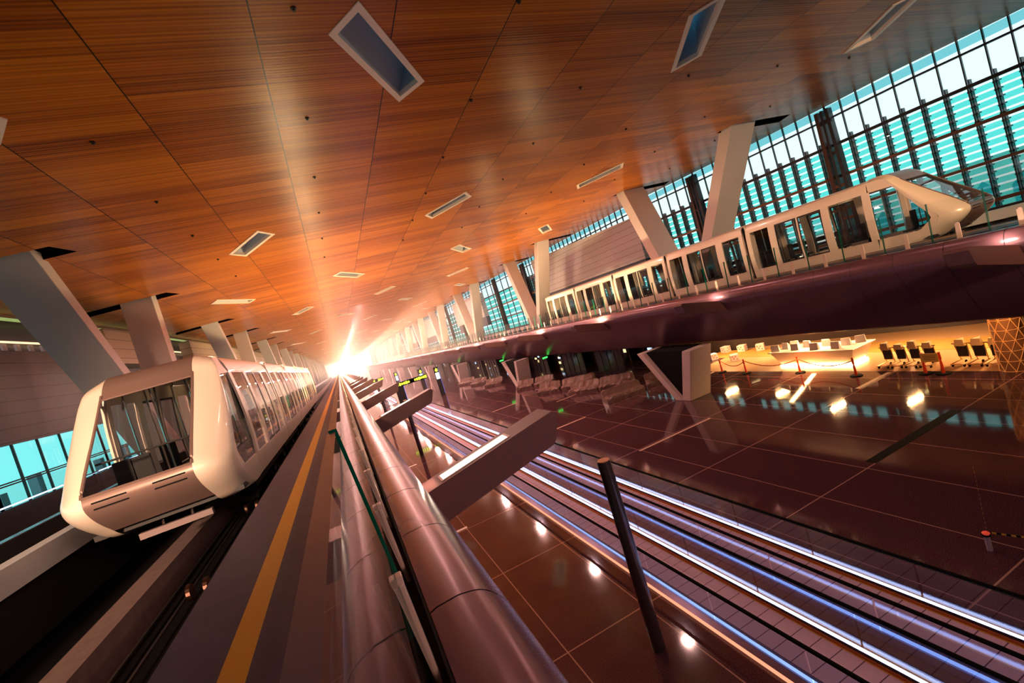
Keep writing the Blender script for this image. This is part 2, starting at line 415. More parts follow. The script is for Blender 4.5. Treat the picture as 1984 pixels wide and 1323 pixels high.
# ------------------------------------------------------------------ V columns
def leg(name, x, w, d, y0, z0, y1, z1, parent, w2=None, m=None, dx=0.0):
    """box leg from bottom (y0,z0) to top (y1,z1); w across X, d along Y"""
    w2 = w2 or w; b = MB()
    b.hexa([(x-w/2, y0-d/2, z0), (x+w/2, y0-d/2, z0), (x+w/2, y0+d/2, z0), (x-w/2, y0+d/2, z0)],
           [(x+dx-w2/2, y1-d/2, z1), (x+dx+w2/2, y1-d/2, z1), (x+dx+w2/2, y1+d/2, z1), (x+dx-w2/2, y1+d/2, z1)])
    return b.build(name, m or M_COLUMN, parent, bevel=0.03)
RN = ['nearest white V column on the right, standing behind the right train against the windows', 'second white V column on the right beside the long white wall box', 'third white V column on the right beyond the end of the train']
LN = ['nearest wide grey V column on the left, rising behind the front car of the left train', 'second pale V column on the left above the long roof of the left train', 'third pale V column on the left above the far cars of the left train']
for k, (a, c, bt) in enumerate(VR):
    x = cxr((a+c)/2)
    t = thing('v_column', RN[k] if k < 3 else 'distant white V column along the right guideway', 'column', (x, bt, -1.8), 'right V columns' if k < 3 else 'distant right V columns')
    # coordinates are local to the base
    w_ = 2.1 if k == 0 else 1.5
    leg('leg', cxr(a)-x, w_, 1.0, -0.9, 0.0, a-bt, CZ+2.1, t)
    leg('leg', cxr(c)-x, w_, 1.0, 0.9, 0.0, c-bt, CZ+2.1, t)
for k, (a, c, bt) in enumerate(VL):
    x = cxl((a+c)/2)
    t = thing('v_column', LN[k] if k < 3 else 'distant pale V column along the left guideway', 'column', (x, bt, -1.8), 'left V columns' if k < 3 else 'distant left V columns')
    leg('leg', cxl(a)-x, 1.8 if k == 0 else 1.3, 0.95, -1.6, 0.0, a-bt, CZ+2.1, t)
    leg('leg', cxl(c)-x, 1.6 if k == 0 else 1.3, 0.95, 0.4, 0.0, c-bt, CZ+2.1, t)
# lower piers under the right guideway
PN = ['nearest V pier under the right guideway, one leg lit orange', 'second V pier under the right guideway by the wrapped benches', 'third V pier under the right guideway']
for side in (1, -1):
    for k in range(12 if side == 1 else 3):
        by = 24.2+29.5*k if side == 1 else 24.2+52*k
        x = 20.15 if side == 1 else 0.05
        if side == 1: lab = PN[k] if k < 3 else 'distant V pier under the right guideway'
        else: continue
        t = thing('v_pier', lab, 'pier', (x, by, FZ), 'piers under the right guideway')
        leg('leg', 0, 1.7, 0.75, -0.15, 0, -1.35, 3.28, t)
        leg('leg', 0, 1.8, 0.6, 0.5, 0, 3.3, 3.28, t)
        b = MB(); b.hexa([(-0.6, 0.0, 0.1), (0.9, 0.0, 0.1), (0.9, 0.3, 0.1), (-0.6, 0.3, 0.1)], [(-0.6, -1.0, 3.27), (0.9, -1.0, 3.27), (0.9, 2.9, 3.27), (-0.6, 2.9, 3.27)])
        b.build('shade_web', M_BLACK, t)  # black block stands for the shade under the leaning leg
# piers carrying the left guideway (seen from a step aside)
for k in range(3):
    t = thing('v_pier', 'V pier under the left guideway', 'pier', (-4.0, 24.2+52*k, FZ), 'piers under the left guideway')
    leg('leg', 0, 2.4, 0.9, -0.4, 0, -2.0, 3.22, t); leg('leg', 0, 2.4, 0.9, 0.4, 0, 2.0, 3.22, t)

# ------------------------------------------------------------------ guideways (built as left, mirrored about X=10.1 for right)
MX = 10.1
def mirx(o_builder_sign): pass
CL = [(-0.09, -2.0), (0.085, -2.0), (0.085, -1.76), (0.14, -1.742), (0.30, -1.735), (0.45, -1.77), (0.56, -1.86), (0.63, -1.98), (0.67, -2.12), (0.68, -2.28), (0.64, -2.44), (0.55, -2.60), (-0.85, -4.80), (-1.05, -4.93), (-1.3, -4.97)]
def smooth_prof(l, n=4):
    out = []
    for i in range(len(l)-1):
        p = [l[max(i-1, 0)], l[i], l[i+1], l[min(i+2, len(l)-1)]]
        for k in range(n):
            u = k/n; out.append(tuple(0.5*((2*b)+(-a+c)*u+(2*a-5*b+4*c-d)*u*u+(-a+3*b-3*c+d)*u**3) for a, b, c, d in zip(*p)))
    return out+[l[-1]]
CL = CL[1:4]+smooth_prof(CL[4:12])+CL[12:]
CR = [(-1.3, -4.97), (-6.7, -4.97), (-7.9, -4.2), (-8.35, -2.7), (-8.3, -1.95), (-8.1, -1.6), (-7.8, -1.42), (-7.4, -1.40), (-7.3, -3.05)]
def guideway(side):
    s = 1 if side == 'left' else -1
    mx = (lambda x: x) if s == 1 else (lambda x: 2*MX-x)
    t = thing('elevated_guideway', 'left elevated train guideway with copper cladding, yellow platform line and track pit' if s == 1 else 'right elevated train guideway, long dark curved beam across the hall', 'guideway', (mx(0), YB, -1.75), 'elevated guideways')
    def L(x, y, z): return (mx(x)-mx(0), y-YB, z+1.75)
    # cladding panels with open joints
    j0 = 9.46-1.545*30; b = MB(); ys = []
    y = j0
    while y < YB: y += 1.545
    ys = [YB]
    while y < YE: ys.append(y); y += 1.545
    ys.append(YE)
    for a, c in zip(ys, ys[1:]):
        a2, c2 = a+0.009, c-0.009
        for prof in (CL, CR):
            ya = [a2, c2] if prof is CL or True else None
            b.grid([[L(x, yy, z) for x, z in prof] for yy in ya])
    o = b.build('cladding', M_CLAD, t, smooth=True)
    b = MB()
    for prof in (CL, CR): # dark backing seen through the joints
        pr = ([(-0.09, -2.0)] if prof is CL else [])+prof
        b.grid([[L(x-0.022 if prof is CL else x+0.022, yy, z-0.02 if z > -2.3 else z+0.02) for x, z in pr] for yy in (YB, YE)])
    b.build('joint_backing', M_CLADJ, t, smooth=True)
    b = MB(); b.box(*sorted((L(-1.85, 0, 0)[0], L(-0.17, 0, 0)[0])), 0, YE-YB, -0.35, 0.03)
    b.build('platform', M_DECK, t)
    b = MB(); b.box(*sorted((L(-1.30, 0, 0)[0], L(-1.10, 0, 0)[0])), 0, YE-YB, 0.030, 0.034)
    b.build('yellow_line', M_YEL, t)
    b = MB(); b.box(*sorted((L(-7.3, 0, 0)[0], L(-1.85, 0, 0)[0])), 0, YE-YB, -1.55, -1.35)
    b.box(*sorted((L(-1.87, 0, 0)[0], L(-1.75, 0, 0)[0])), 0, YE-YB, -1.35, -0.3)
    b.build('track_pit', M_BLACK, t)
    for xa in (-4.42, -2.75):
        b = MB(); b.box(*sorted((L(xa, 0, 0)[0], L(xa+0.45, 0, 0)[0])), 0, YE-YB, -1.35, -0.85)
        b.build('running_beam', M_CONC, t, bevel=0.0)
    b = MB()
    for xa in (-3.75, -3.45, -2.25, -2.15): b.tube([L(xa, YB, -2.95), L(xa, YE, -2.95)], 0.03, 6)
    b.build('guide_rail', M_DARK, t)
    b = MB(); b.box(*sorted((L(-5.95, 0, 0)[0], L(-5.6, 0, 0)[0])), 0, YE-YB, -0.1, 0.32)
    b.build('white_curb', mat('curb_white', (0.62, 0.60, 0.62), 0.5), t)
    b = MB(); b.box(*sorted((L(-7.3, 0, 0)[0], L(-5.95, 0, 0)[0])), 0, YE-YB, -1.2, -0.1); b.build('walkway', M_DARK, t)
    # small cable pulleys in the pit
    for k in range(0, 8):
        y = YB+3.2+k*5.0
        for xx in (-3.2, -2.95):
            p = L(xx, y, -2.75); b = MB(); b.tube([(p[0]-0.03, p[1], p[2]), (p[0]+0.03, p[1], p[2])], 0.14, 16)
            b.build('cable_pulley', M_STEELD, t)
    return t
guideway('left'); guideway('right')

# ------------------------------------------------------------------ glass railings
def post_mesh(mb, sx):
    w = 0.045
    mb.hexa([(-w*1.5, -0.05, 0), (w*1.5, -0.05, 0), (w*1.5, 0.05, 0), (-w*1.5, 0.05, 0)], [(-w*1.1, -0.045, 0.5), (w*1.1, -0.045, 0.5), (w*1.1, 0.045, 0.5), (-w*1.1, 0.045, 0.5)])
def railing(side, plen, y0, n, label, nlab, group, nnear):
    s = 1 if side == 'left' else -1
    x0 = -0.01 if s == 1 else 2*MX
    t = thing('glass_railing_pane', label, 'railing', (x0, y0, -1.765 if s == 1 else -1.75), group)
    g = MB(); th = 0.05
    xb, xt = -0.02*s, -0.14*s
    g.hexa([(xb-th/2, 0.015, 0.02), (xb+th/2, 0.015, 0.02), (xb+th/2, plen-0.015, 0.02), (xb-th/2, plen-0.015, 0.02)],
           [(xt-th/2, 0.015, 1.42), (xt+th/2, 0.015, 1.42), (xt+th/2, plen-0.015, 1.42), (xt-th/2, plen-0.015, 1.42)])
    go = g.build('glass', [M_RGLASS, M_EDGE, mat('polished_edge', (0.13, 0.115, 0.16), 0.3, metal=0.2)], t)
    for p in go.data.polygons:
        if abs(p.normal.y) > 0.9: p.material_index = 1
        if p.normal.z > 0.9: p.material_index = 2
    k = max(1, round(plen/1.52))
    for i in range(k):
        b = MB(); b.hexa([(-0.016, -0.075, -0.2), (0.016, -0.075, -0.2), (0.016, 0.075, -0.2), (-0.016, 0.075, -0.2)], [(-0.015-0.045*s, -0.07, 0.5), (0.015-0.045*s, -0.07, 0.5), (0.015-0.045*s, 0.07, 0.5), (-0.015-0.045*s, 0.07, 0.5)])
        b.mi = 0
        b.box(-0.02-0.045*s, 0.02-0.045*s, -0.05, 0.03, 0.47, 0.54)
        po = b.build('post', M_POST, t, bevel=0.008); po.location = (0.024*s, plen*(i+0.5)/k if k == 1 else 1.25+1.53*i, 0)
    for i in range(1, n):
        copy_tree(t, off=(0.010 if (s == 1 and i >= 2) else 0, plen*i, 0.015 if (s == 1 and i >= 2) else 0), label=(nlab if i >= nnear else None))
    if s == 1: pass
    return t
b = railing('left', 4.56, 3.1-4.56*2, 60, 'nearest clear glass railing pane on the left guideway, right under the viewer', 'clear glass pane of the left guideway railing further down the hall', 'glass panes of the left railing', 3)
railing('right', 1.545, 9.22-1.545*12.5, 170, 'clear glass railing pane on its small post along the right guideway', None, 'glass panes of the right railing', 999)

# ------------------------------------------------------------------ light beams projecting from the guideways
def beam(side, k, y):
    s = 1 if side == 'left' else -1
    x0 = 0.0 if s == 1 else 2*MX
    if k == 0 and s == 1: lab = 'nearest copper cantilever light beam on the left guideway, its top slot glowing'
    elif s == 1 and k < 3: lab = ORD[k]+' copper cantilever light beam down the left guideway'
    elif s == 1: lab = 'distant copper light beam on the left guideway'
    elif k < 4: lab = ['dark light beam at the right edge of the picture on the right guideway', 'light beam jutting from the right guideway under the middle of the train', 'light beam on the right guideway left of the one below the middle of the train', 'light beam on the right guideway below the train end'][k]
    else: lab = 'distant light beam on the right guideway'
    t = thing('light_beam', lab, 'light', (x0, y, -2.0), 'light beams on the %s guideway' % side)
    W = 0.62
    def P(x, z): return (x*s, z+2.0)
    A, B, C, D = P(0.30, -2.36), P(3.28, -1.76), P(3.12, -2.34), P(0.35, -2.97)
    e = 0.10
    # body outline with rounded tip
    out = [A, (B[0]-e*s, B[1]-0.015), (B[0]-0.02*s, B[1]-0.05), (B[0]+0.01*s, B[1]-e), (C[0]+0.02*s, C[1]+e*0.8), (C[0]-0.06*s, C[1]-0.01), D]
    top_dir = ((B[0]-A[0]), (B[1]-A[1])); ln = math.hypot(*top_dir); ux, uz = top_dir[0]/ln, top_dir[1]/ln
    nx, nz = (-uz, ux) if s == 1 else (uz, -ux)
    b = MB()
    s0, s1 = 0.75, 2.05     # slot along the top
    def T(d, y, h=0.0): return (A[0]+ux*d+nx*h*(1 if s == 1 else 1), y, A[1]+uz*d+(nz*h if s == 1 else nz*h))
    # sides and underside
    for yy in (0, W): b.poly([(x, yy, z) for x, z in (out if yy else out[::-1])])
    for i in range(1, len(out)-1): b.quad((out[i][0], 0, out[i][1]), (out[i+1][0], 0, out[i+1][1]), (out[i+1][0], W, out[i+1][1]), (out[i][0], W, out[i][1]))
    L = math.hypot(out[1][0]-A[0], out[1][1]-A[1])
    ya, yb = 0.13, 0.42
    def Q(d, y): q = d/L; return (A[0]+(out[1][0]-A[0])*q, y, A[1]+(out[1][1]-A[1])*q)
    b.quad(Q(0, 0), Q(s0, 0), Q(s0, W), Q(0, W)); b.quad(Q(s1, 0), Q(L, 0), Q(L, W), Q(s1, W))
    b.quad(Q(s0, 0), Q(s1, 0), Q(s1, ya), Q(s0, ya)); b.quad(Q(s0, yb), Q(s1, yb), Q(s1, W), Q(s0, W))
    b.build('beam_body', M_BEAM, t)
    sl = MB()
    def dn(p, h): return (p[0], p[1], p[2]-h)
    for p, q in ((Q(s0, ya), Q(s1, ya)), (Q(s1, ya), Q(s1, yb)), (Q(s1, yb), Q(s0, yb)), (Q(s0, yb), Q(s0, ya))):
        sl.quad(p, q, dn(q, 0.10), dn(p, 0.10))
    sl.quad(*[dn(p, 0.10) for p in (Q(s0, ya), Q(s1, ya), Q(s1, yb), Q(s0, yb))])
    sl.build('lamp_slot', M_LAMP, t)
    tb = MB(); p, q = Q(s0+0.08, 0.33), Q(s1-0.08, 0.33); tb.tube([dn(p, 0.04), dn(q, 0.04)], 0.022, 8); tb.build('lamp_tube', emis('lamp_tube_glow', (1, 0.9, 0.75), 14), t)
    fr = MB()
    for (d0, d1, y0, y1) in ((s0-0.04, s1+0.04, ya-0.03, ya), (s0-0.04, s1+0.04, yb, yb+0.03), (s0-0.04, s0, ya, yb), (s1, s1+0.05, ya, yb)):
        a4 = [Q(d0, y0), Q(d1, y0), Q(d1, y1), Q(d0, y1)]; fr.hexa([dn(v, -0.001) for v in a4], [dn(v, -0.012) for v in a4])
    fr.build('slot_trim', M_FRAME, t)
    c = Q((s0+s1)/2, (ya+yb)/2)
    if k < 9:
        area('beam_wash_light', (0.98*s, 0.32, 0.02), (-1*s, 0.05, 0.12), 0.30, 0.05, 16+3*k, (1.0, 0.66, 0.46), t)
    if k < 24:
        pw = (BEAM_L if s == 1 else BEAM_R)[min(k, 11)]
        area('beam_uplight', (c[0], c[1], c[2]+0.02), (-0.30*s, 0.25, 1), 1.2, 0.26, pw, (1.0, 0.70, 0.34), t)
BEAM_L = (15, 230, 2200, 2700, 1150, 1300, 1400, 1500, 1600, 1700, 1800, 1900)
BEAM_R = (5, 110, 1400, 2000, 1100, 1300, 1400, 1500, 1600, 1700, 1800, 1900)
for k in range(24):
    beam('left', k, 7.6+11.8*k)
    beam('right', k, 7.6+11.8*k)

exec_order = None
# ------------------------------------------------------------------ people mover trains
SIDE = [(0.36, 1.27), (0.24, 1.20), (0.15, 1.05), (0.09, 0.80), (0.035, 0.3), (0.0, -0.3), (0.0, -0.9), (0.03, -1.3), (0.08, -1.8)]
def px(z):
    for (a, b), (c, d) in zip(SIDE, SIDE[1:]):
        if z >= d: return a+(c-a)*(z-b)/(d-b)
    return SIDE[-1][0]
TW = 2.75
def side_panel(mb, X, y0, y1, z0, z1, th=0.05, off=0.0):
    n = max(1, int(round((z1-z0)/0.15))); zs = [z0+(z1-z0)*i/n for i in range(n+1)]
    mb.slab([[X(px(z)+off), y, z] for z in zs] and [[(X(px(z)+off), y, z) for z in zs] for y in (y0, y1)], [[(X(px(z)+off+th), y, z) for z in zs] for y in (y0, y1)])
def build_train(side):
    s = 1 if side == 'left' else -1
    near = -2.3 if s == 1 else 22.5
    t = thing('people_mover_train', 'left people mover train, front car close with raked windshield and peach nose' if s == 1 else 'long people mover train on the right guideway in front of the windows', 'train', (near, 10.0, -2.6), 'people mover trains')
    def XX(x): return -x*s        # x measured from the hall side inwards
    def near_far(X_): return X_
    faces = (lambda x: XX(x), lambda x: XX(TW-x))
    OY = -10.0
    def car(y0, y1, wins, door, front=False):
        c = MB()
        ya, yb = y0, y1
        for fc in faces:
            P = lambda x, fc=fc: fc(x)
            side_panel(c, P, ya, yb, -1.8, -1.3); side_panel(c, P, ya, yb, 0.78, 1.2, 0.08)
            e = [ya]+[v for wn in wins for v in wn]+[yb]
            for a, bb in zip(e[::2], e[1::2]):
                if bb-a > 0.01: side_panel(c, P, a, bb, -1.3, 0.78, 0.07)
        # roof
        rp = [(px(1.2), 1.2), (0.36, 1.27), (0.7, 1.31), (TW/2, 1.33), (TW-0.7, 1.31), (TW-0.36, 1.27), (TW-px(1.2), 1.2)]
        c.slab([[(XX(x), y, z) for x, z in rp] for y in (ya, yb)], [[(XX(x), y, z-0.1) for x, z in rp] for y in (ya, yb)])
        # end walls (frames around the gangway)
        for yy in ([yb-0.05] if front else [ya, yb-0.05]):
            c.box(*sorted((XX(0.12), XX(0.7))), yy, yy+0.05, -1.8, 1.2); c.box(*sorted((XX(TW-0.7), XX(TW-0.12))), yy, yy+0.05, -1.8, 1.2)
        body = c.build('car_body', M_SHELL, t, smooth=True)
        fl = MB(); fl.box(*sorted((XX(0.1), XX(TW-0.1))), ya, yb, -1.72, -1.62); fl.build('floor_panel', M_DARK, body)
        ic = MB(); ic.box(*sorted((XX(0.3), XX(TW-0.3))), ya+0.02, yb-0.02, 1.12, 1.17); ic.build('cabin_ceiling', M_CABIN, body)
        for i, fc in enumerate(faces):
            for j, (a, bb) in enumerate(wins):
                g = MB(); isdoor = j in door
                if isdoor:
                    for (u, v, z0, z1) in ((a, a+0.05, -1.3, 0.78), (bb-0.05, bb, -1.3, 0.78), (a, bb, -1.3, -1.24), (a, bb, 0.72, 0.78)): side_panel(g, fc, u, v, z0, z1, 0.03, 0.005)
                    d = g.build('door', M_DARK, body); g2 = MB(); side_panel(g2, fc, a+0.05, bb-0.05, -1.24, 0.72, 0.012, 0.012); g2.build('door_glass', M_TGLASS, body)
                else:
                    side_panel(g, fc, a, bb, -1.3, 0.78, 0.012, 0.012); g.build('window_glass', M_TGLASS, body)
        # seats and poles
        for yy in (ya+0.9, yb-0.9, ya+1.6, yb-1.6):
            for fx in (0.45, TW-0.45):
                if front and yy < ya+1.2: continue
                q = MB(); X0 = XX(fx)
                q.box(X0-0.2, X0+0.2, yy-0.2, yy+0.2, -1.28, -1.2); q.box(X0-0.19, X0+0.19, yy+0.14, yy+0.2, -1.2, -0.45); q.box(X0-0.05, X0+0.05, yy-0.05, yy+0.05, -1.62, -1.28)
                q.build('seat', M_SEAT, body, bevel=0.03)
        for yy in ((ya+yb)/2-0.75, (ya+yb)/2+0.75, ya+0.5, yb-0.5):
            for fx in (0.75, TW-0.75):
                q = MB(); q.tube([(XX(fx), yy, -1.62), (XX(fx), yy, 1.12)], 0.022, 8); q.build('grab_pole', M_CHROME, body)
        q = MB(); q.tube([(XX(TW/2), ya+0.3, 0.85), (XX(TW/2), yb-0.3, 0.85)], 0.02, 8)
        for yy in (ya+0.4, (ya+yb)/2, yb-0.4): q.tube([(XX(TW/2), yy, 0.85), (XX(TW/2), yy, 1.13)], 0.015, 6)
        q.build('ceiling_rail', M_CHROME, body)
        # undercarriage
        u = MB(); u.box(*sorted((XX(0.35), XX(TW-0.35))), ya+0.3, yb-0.3, -2.15, -1.74)
        for yy in (ya+1.3, yb-1.3):
            for fx in (0.72, TW-0.72):
                u.tube([(XX(fx)-0.13, yy, -2.24), (XX(fx)+0.13, yy, -2.24)], 0.36, 20)
        u.build('undercarriage', M_BLACK, body)
        return body
    pitch = 6.7; g0 = 19.55
    w4 = [(0.25, 1.5), (2.0, 3.2), (3.28, 4.5), (4.95, 6.2)]
    yf = 13.05
    car(yf+OY, g0-0.12+OY, [(13.25+OY, 14.75+OY), (15.1+OY, 16.3+OY), (16.38+OY, 17.6+OY), (18.0+OY, 19.15+OY)], (1, 2), True)
    ncar = 4
    for k in range(ncar):
        a = g0+0.12+pitch*k+OY; car(a, a+pitch-0.24, [(a+u, a+v) for u, v in w4], (1, 2))
    for k in range(ncar+1):  # gangways
        y = g0+pitch*k+OY
        if k == ncar: continue
        q = MB(); q.box(*sorted((XX(0.22), XX(TW-0.22))), y-0.12, y+0.12, -1.75, 1.12); q.build('gangway_bellows', M_BLACK, t)
    # rear mask plate
    q = MB(); y = g0+pitch*ncar-0.12+OY; q.box(*sorted((XX(0.12), XX(TW-0.12))), y, y+0.1, -1.8, 1.2); q.build('rear_mask', M_SHELL, t, bevel=0.03)
    # ---- nose
    S = [(13.06, 1.20), (12.55, 1.19), (12.25, 1.08), (11.95, 0.74), (11.45, 0.06), (10.92, -0.66), (10.76, -0.95), (10.95, -1.22), (11.45, -1.55), (12.1, -1.8), (13.06, -1.8)]
    Fr = [(13.06, 1.33), (12.5, 1.32), (12.15, 1.15), (11.85, 0.85), (11.1, 0.17), (10.3, -0.52), (10.0, -0.86), (10.1, -1.15), (10.6, -1.52), (11.2, -1.8), (12.6, -1.9)]
    def crv(lst, n=5): # smooth subdivision (Catmull-Rom)
        out = []
        for i in range(len(lst)-1):
            p0 = lst[max(i-1, 0)]; p1 = lst[i]; p2 = lst[i+1]; p3 = lst[min(i+2, len(lst)-1)]
            for k in range(n):
                u = k/n; out.append(tuple(0.5*((2*b)+(-a+c)*u+(2*a-5*b+4*c-d)*u*u+(-a+3*b-3*c+d)*u**3) for a, b, c, d in zip(p0, p1, p2, p3)))
        out.append(lst[-1]); return out
    Sc, Fc = crv(S), crv(Fr)
    for fi, fc in enumerate(faces):
        rows = []
        for a in range(0, 9):
            th = a/8*PI/2; r = []
            for (sy, sz), (fy, fz) in zip(Sc, Fc):
                q = math.sin(th); x = px(sz) + (0.55-px(sz))*(1-math.cos(th))
                r.append((fc(x), sy+(fy-sy)*q+OY, sz+(fz-sz)*(1-math.cos(th))))
            rows.append(r)
        p = MB(); p.grid(rows); po = p.build('nose_pillar', M_SHELL, t, smooth=True)
        # flat side panel around the nose window
        win = [(12.95, 0.78), (12.05, 0.74), (11.05, -0.72), (10.98, -0.95), (11.45, -1.3), (12.95, -1.3)]
        bm = MB()
        ring_o = Sc
        # build the side panel as strips between outline and window outline
        def resample(pts, n):
            d = [0]
            for a, bb in zip(pts, pts[1:]): d.append(d[-1]+math.dist(a, bb))
            out = []
            for i in range(n+1):
                q = d[-1]*i/n; j = 0
                while j < len(d)-2 and d[j+1] < q: j += 1
                u = (q-d[j])/max(1e-6, d[j+1]-d[j]); out.append(tuple(a+(bb-a)*u for a, bb in zip(pts[j], pts[j+1])))
            return out
        O = resample(Sc, 40); I = resample(win, 40)
        bm.grid([[(fc(px(z)), y+OY, z) for y, z in O], [(fc(px(z)+0.01), y+OY, z) for y, z in I], [(fc(px(z)+0.07), y+OY, z) for y, z in I]])
        side_panel(bm, fc, 12.94+OY, 13.06+OY, -1.3, 0.8, 0.05)
        bm.build('nose_side_panel', M_SHELL, t, smooth=True)
        g = MB(); g.poly([(fc(px(z)+0.03), y+OY, z) for y, z in win]); g.build('nose_window', M_TGLASS, t)
    # centre front surfaces
    def strip(i0, i1, name, m, push=0.0, mats=None, inset=0.0):
        q = MB(); xa, xb = 0.55+inset, TW-0.55-inset
        q.grid([[(XX(x), y+OY+push, z-push*0.3) for y, z in Fc[i0:i1+1]] for x in [xa+(xb-xa)*j/6 for j in range(7)]])
        return q.build(name, m, t, smooth=True)
    strip(0, 15, 'front_brow', M_SHELLD)
    strip(15, 29, 'windshield', M_TGLASS, 0.05)
    mk = strip(29, 41, 'front_mask', M_SHELLD)
    # windshield frame
    q = MB()
    for x in (0.55, TW-0.55): q.tube([(XX(x), y+OY-0.005, z) for y, z in Fc[14:30]], 0.028, 6)
    q.tube([(XX(0.55), Fc[15][0]+OY-0.005, Fc[15][1]), (XX(TW-0.55), Fc[15][0]+OY-0.005, Fc[15][1])], 0.025, 6)
    q.tube([(XX(0.55), Fc[29][0]+OY-0.005, Fc[29][1]), (XX(TW-0.55), Fc[29][0]+OY-0.005, Fc[29][1])], 0.025, 6)
    q.build('windshield_frame', M_SHELLD, t)
    # vents on mask
    q = MB()
    for xa in (0.68, TW-1.18):
        for i in (31, 33):
            y, z = Fc[i]; q.box(*sorted((XX(xa), XX(xa+0.5))), y+OY-0.02, y+OY+0.05, z-0.012, z+0.012)
    q.build('vent_slot', M_BLACK, mk)
    # horizontal bar behind the windshield and diagonal stays
    q = MB(); q.tube([(XX(0.5), 10.95+OY, -0.35), (XX(TW-0.5), 10.95+OY, -0.35)], 0.02, 8); q.build('cabin_bar', M_DARK, t)
    q = MB()
    for x in (0.75, 1.35, 1.95): q.tube([(XX(x), 12.0+OY, 0.55), (XX(x+0.15), 12.6+OY, 0.9), (XX(x+0.3), 13.6+OY, 1.05)], 0.02, 6)
    q.build('ceiling_stay', M_DARK, t)
    for fx in (0.8, 1.5, 2.0):
        q = MB(); q.tube([(XX(fx), 12.3+OY, -1.62), (XX(fx), 12.3+OY, 1.1)], 0.022, 8); q.build('grab_pole', M_CHROME, t)
    for fx in (0.7, 1.9, 2.2):
        q = MB(); X0 = XX(fx); q.box(X0-0.2, X0+0.2, 11.9+OY, 12.3+OY, -1.28, -1.2); q.box(X0-0.19, X0+0.19, 11.85+OY, 11.92+OY, -1.2, -0.45); q.build('seat', M_SEAT, t, bevel=0.03)
    q = MB(); q.box(*sorted((XX(0.1), XX(TW-0.1))), 11.0+OY, 13.06+OY, -1.72, -1.62); q.build('floor_panel', M_DARK, t)
    q = MB(); q.box(*sorted((XX(0.3), XX(TW-0.3))), 12.5+OY, 13.06+OY, 1.12, 1.17); q.build('cabin_ceiling', M_CABIN, t)
    # bumper frame under the mask
    q = MB(); q.box(*sorted((XX(0.75), XX(TW-0.75))), 11.0+OY, 11.12+OY, -1.98, -1.86)
    q.build('bumper_bar', mat('bumper_paint', (0.20, 0.14, 0.14), 0.5), t)
    q = MB()
    for x in (1.1, 1.6): q.tube([(XX(x), 11.06+OY, -1.9), (XX(x), 11.2+OY, -1.5)], 0.03, 8)
    q.build('bumper_stay', M_CHROME, t)
    # children are modelled in world Z: shift to the thing's base
    for c in t.children: c.location.z += 2.6
    return t
build_train('left'); build_train('right')

# ------------------------------------------------------------------ enclosing walls
b = MB(); b.box(-19, 42, YB-0.4, YB, FZ, CZ+0.5); struct('wall_back', b, mat('back_wall', (0.10, 0.06, 0.06), 0.6))
b = MB(); b.box(-16, 27, YE, YE+0.4, FZ, CZ+0.5); struct('wall_front', b, mat('end_wall', (0.80, 0.62, 0.50), 0.8))

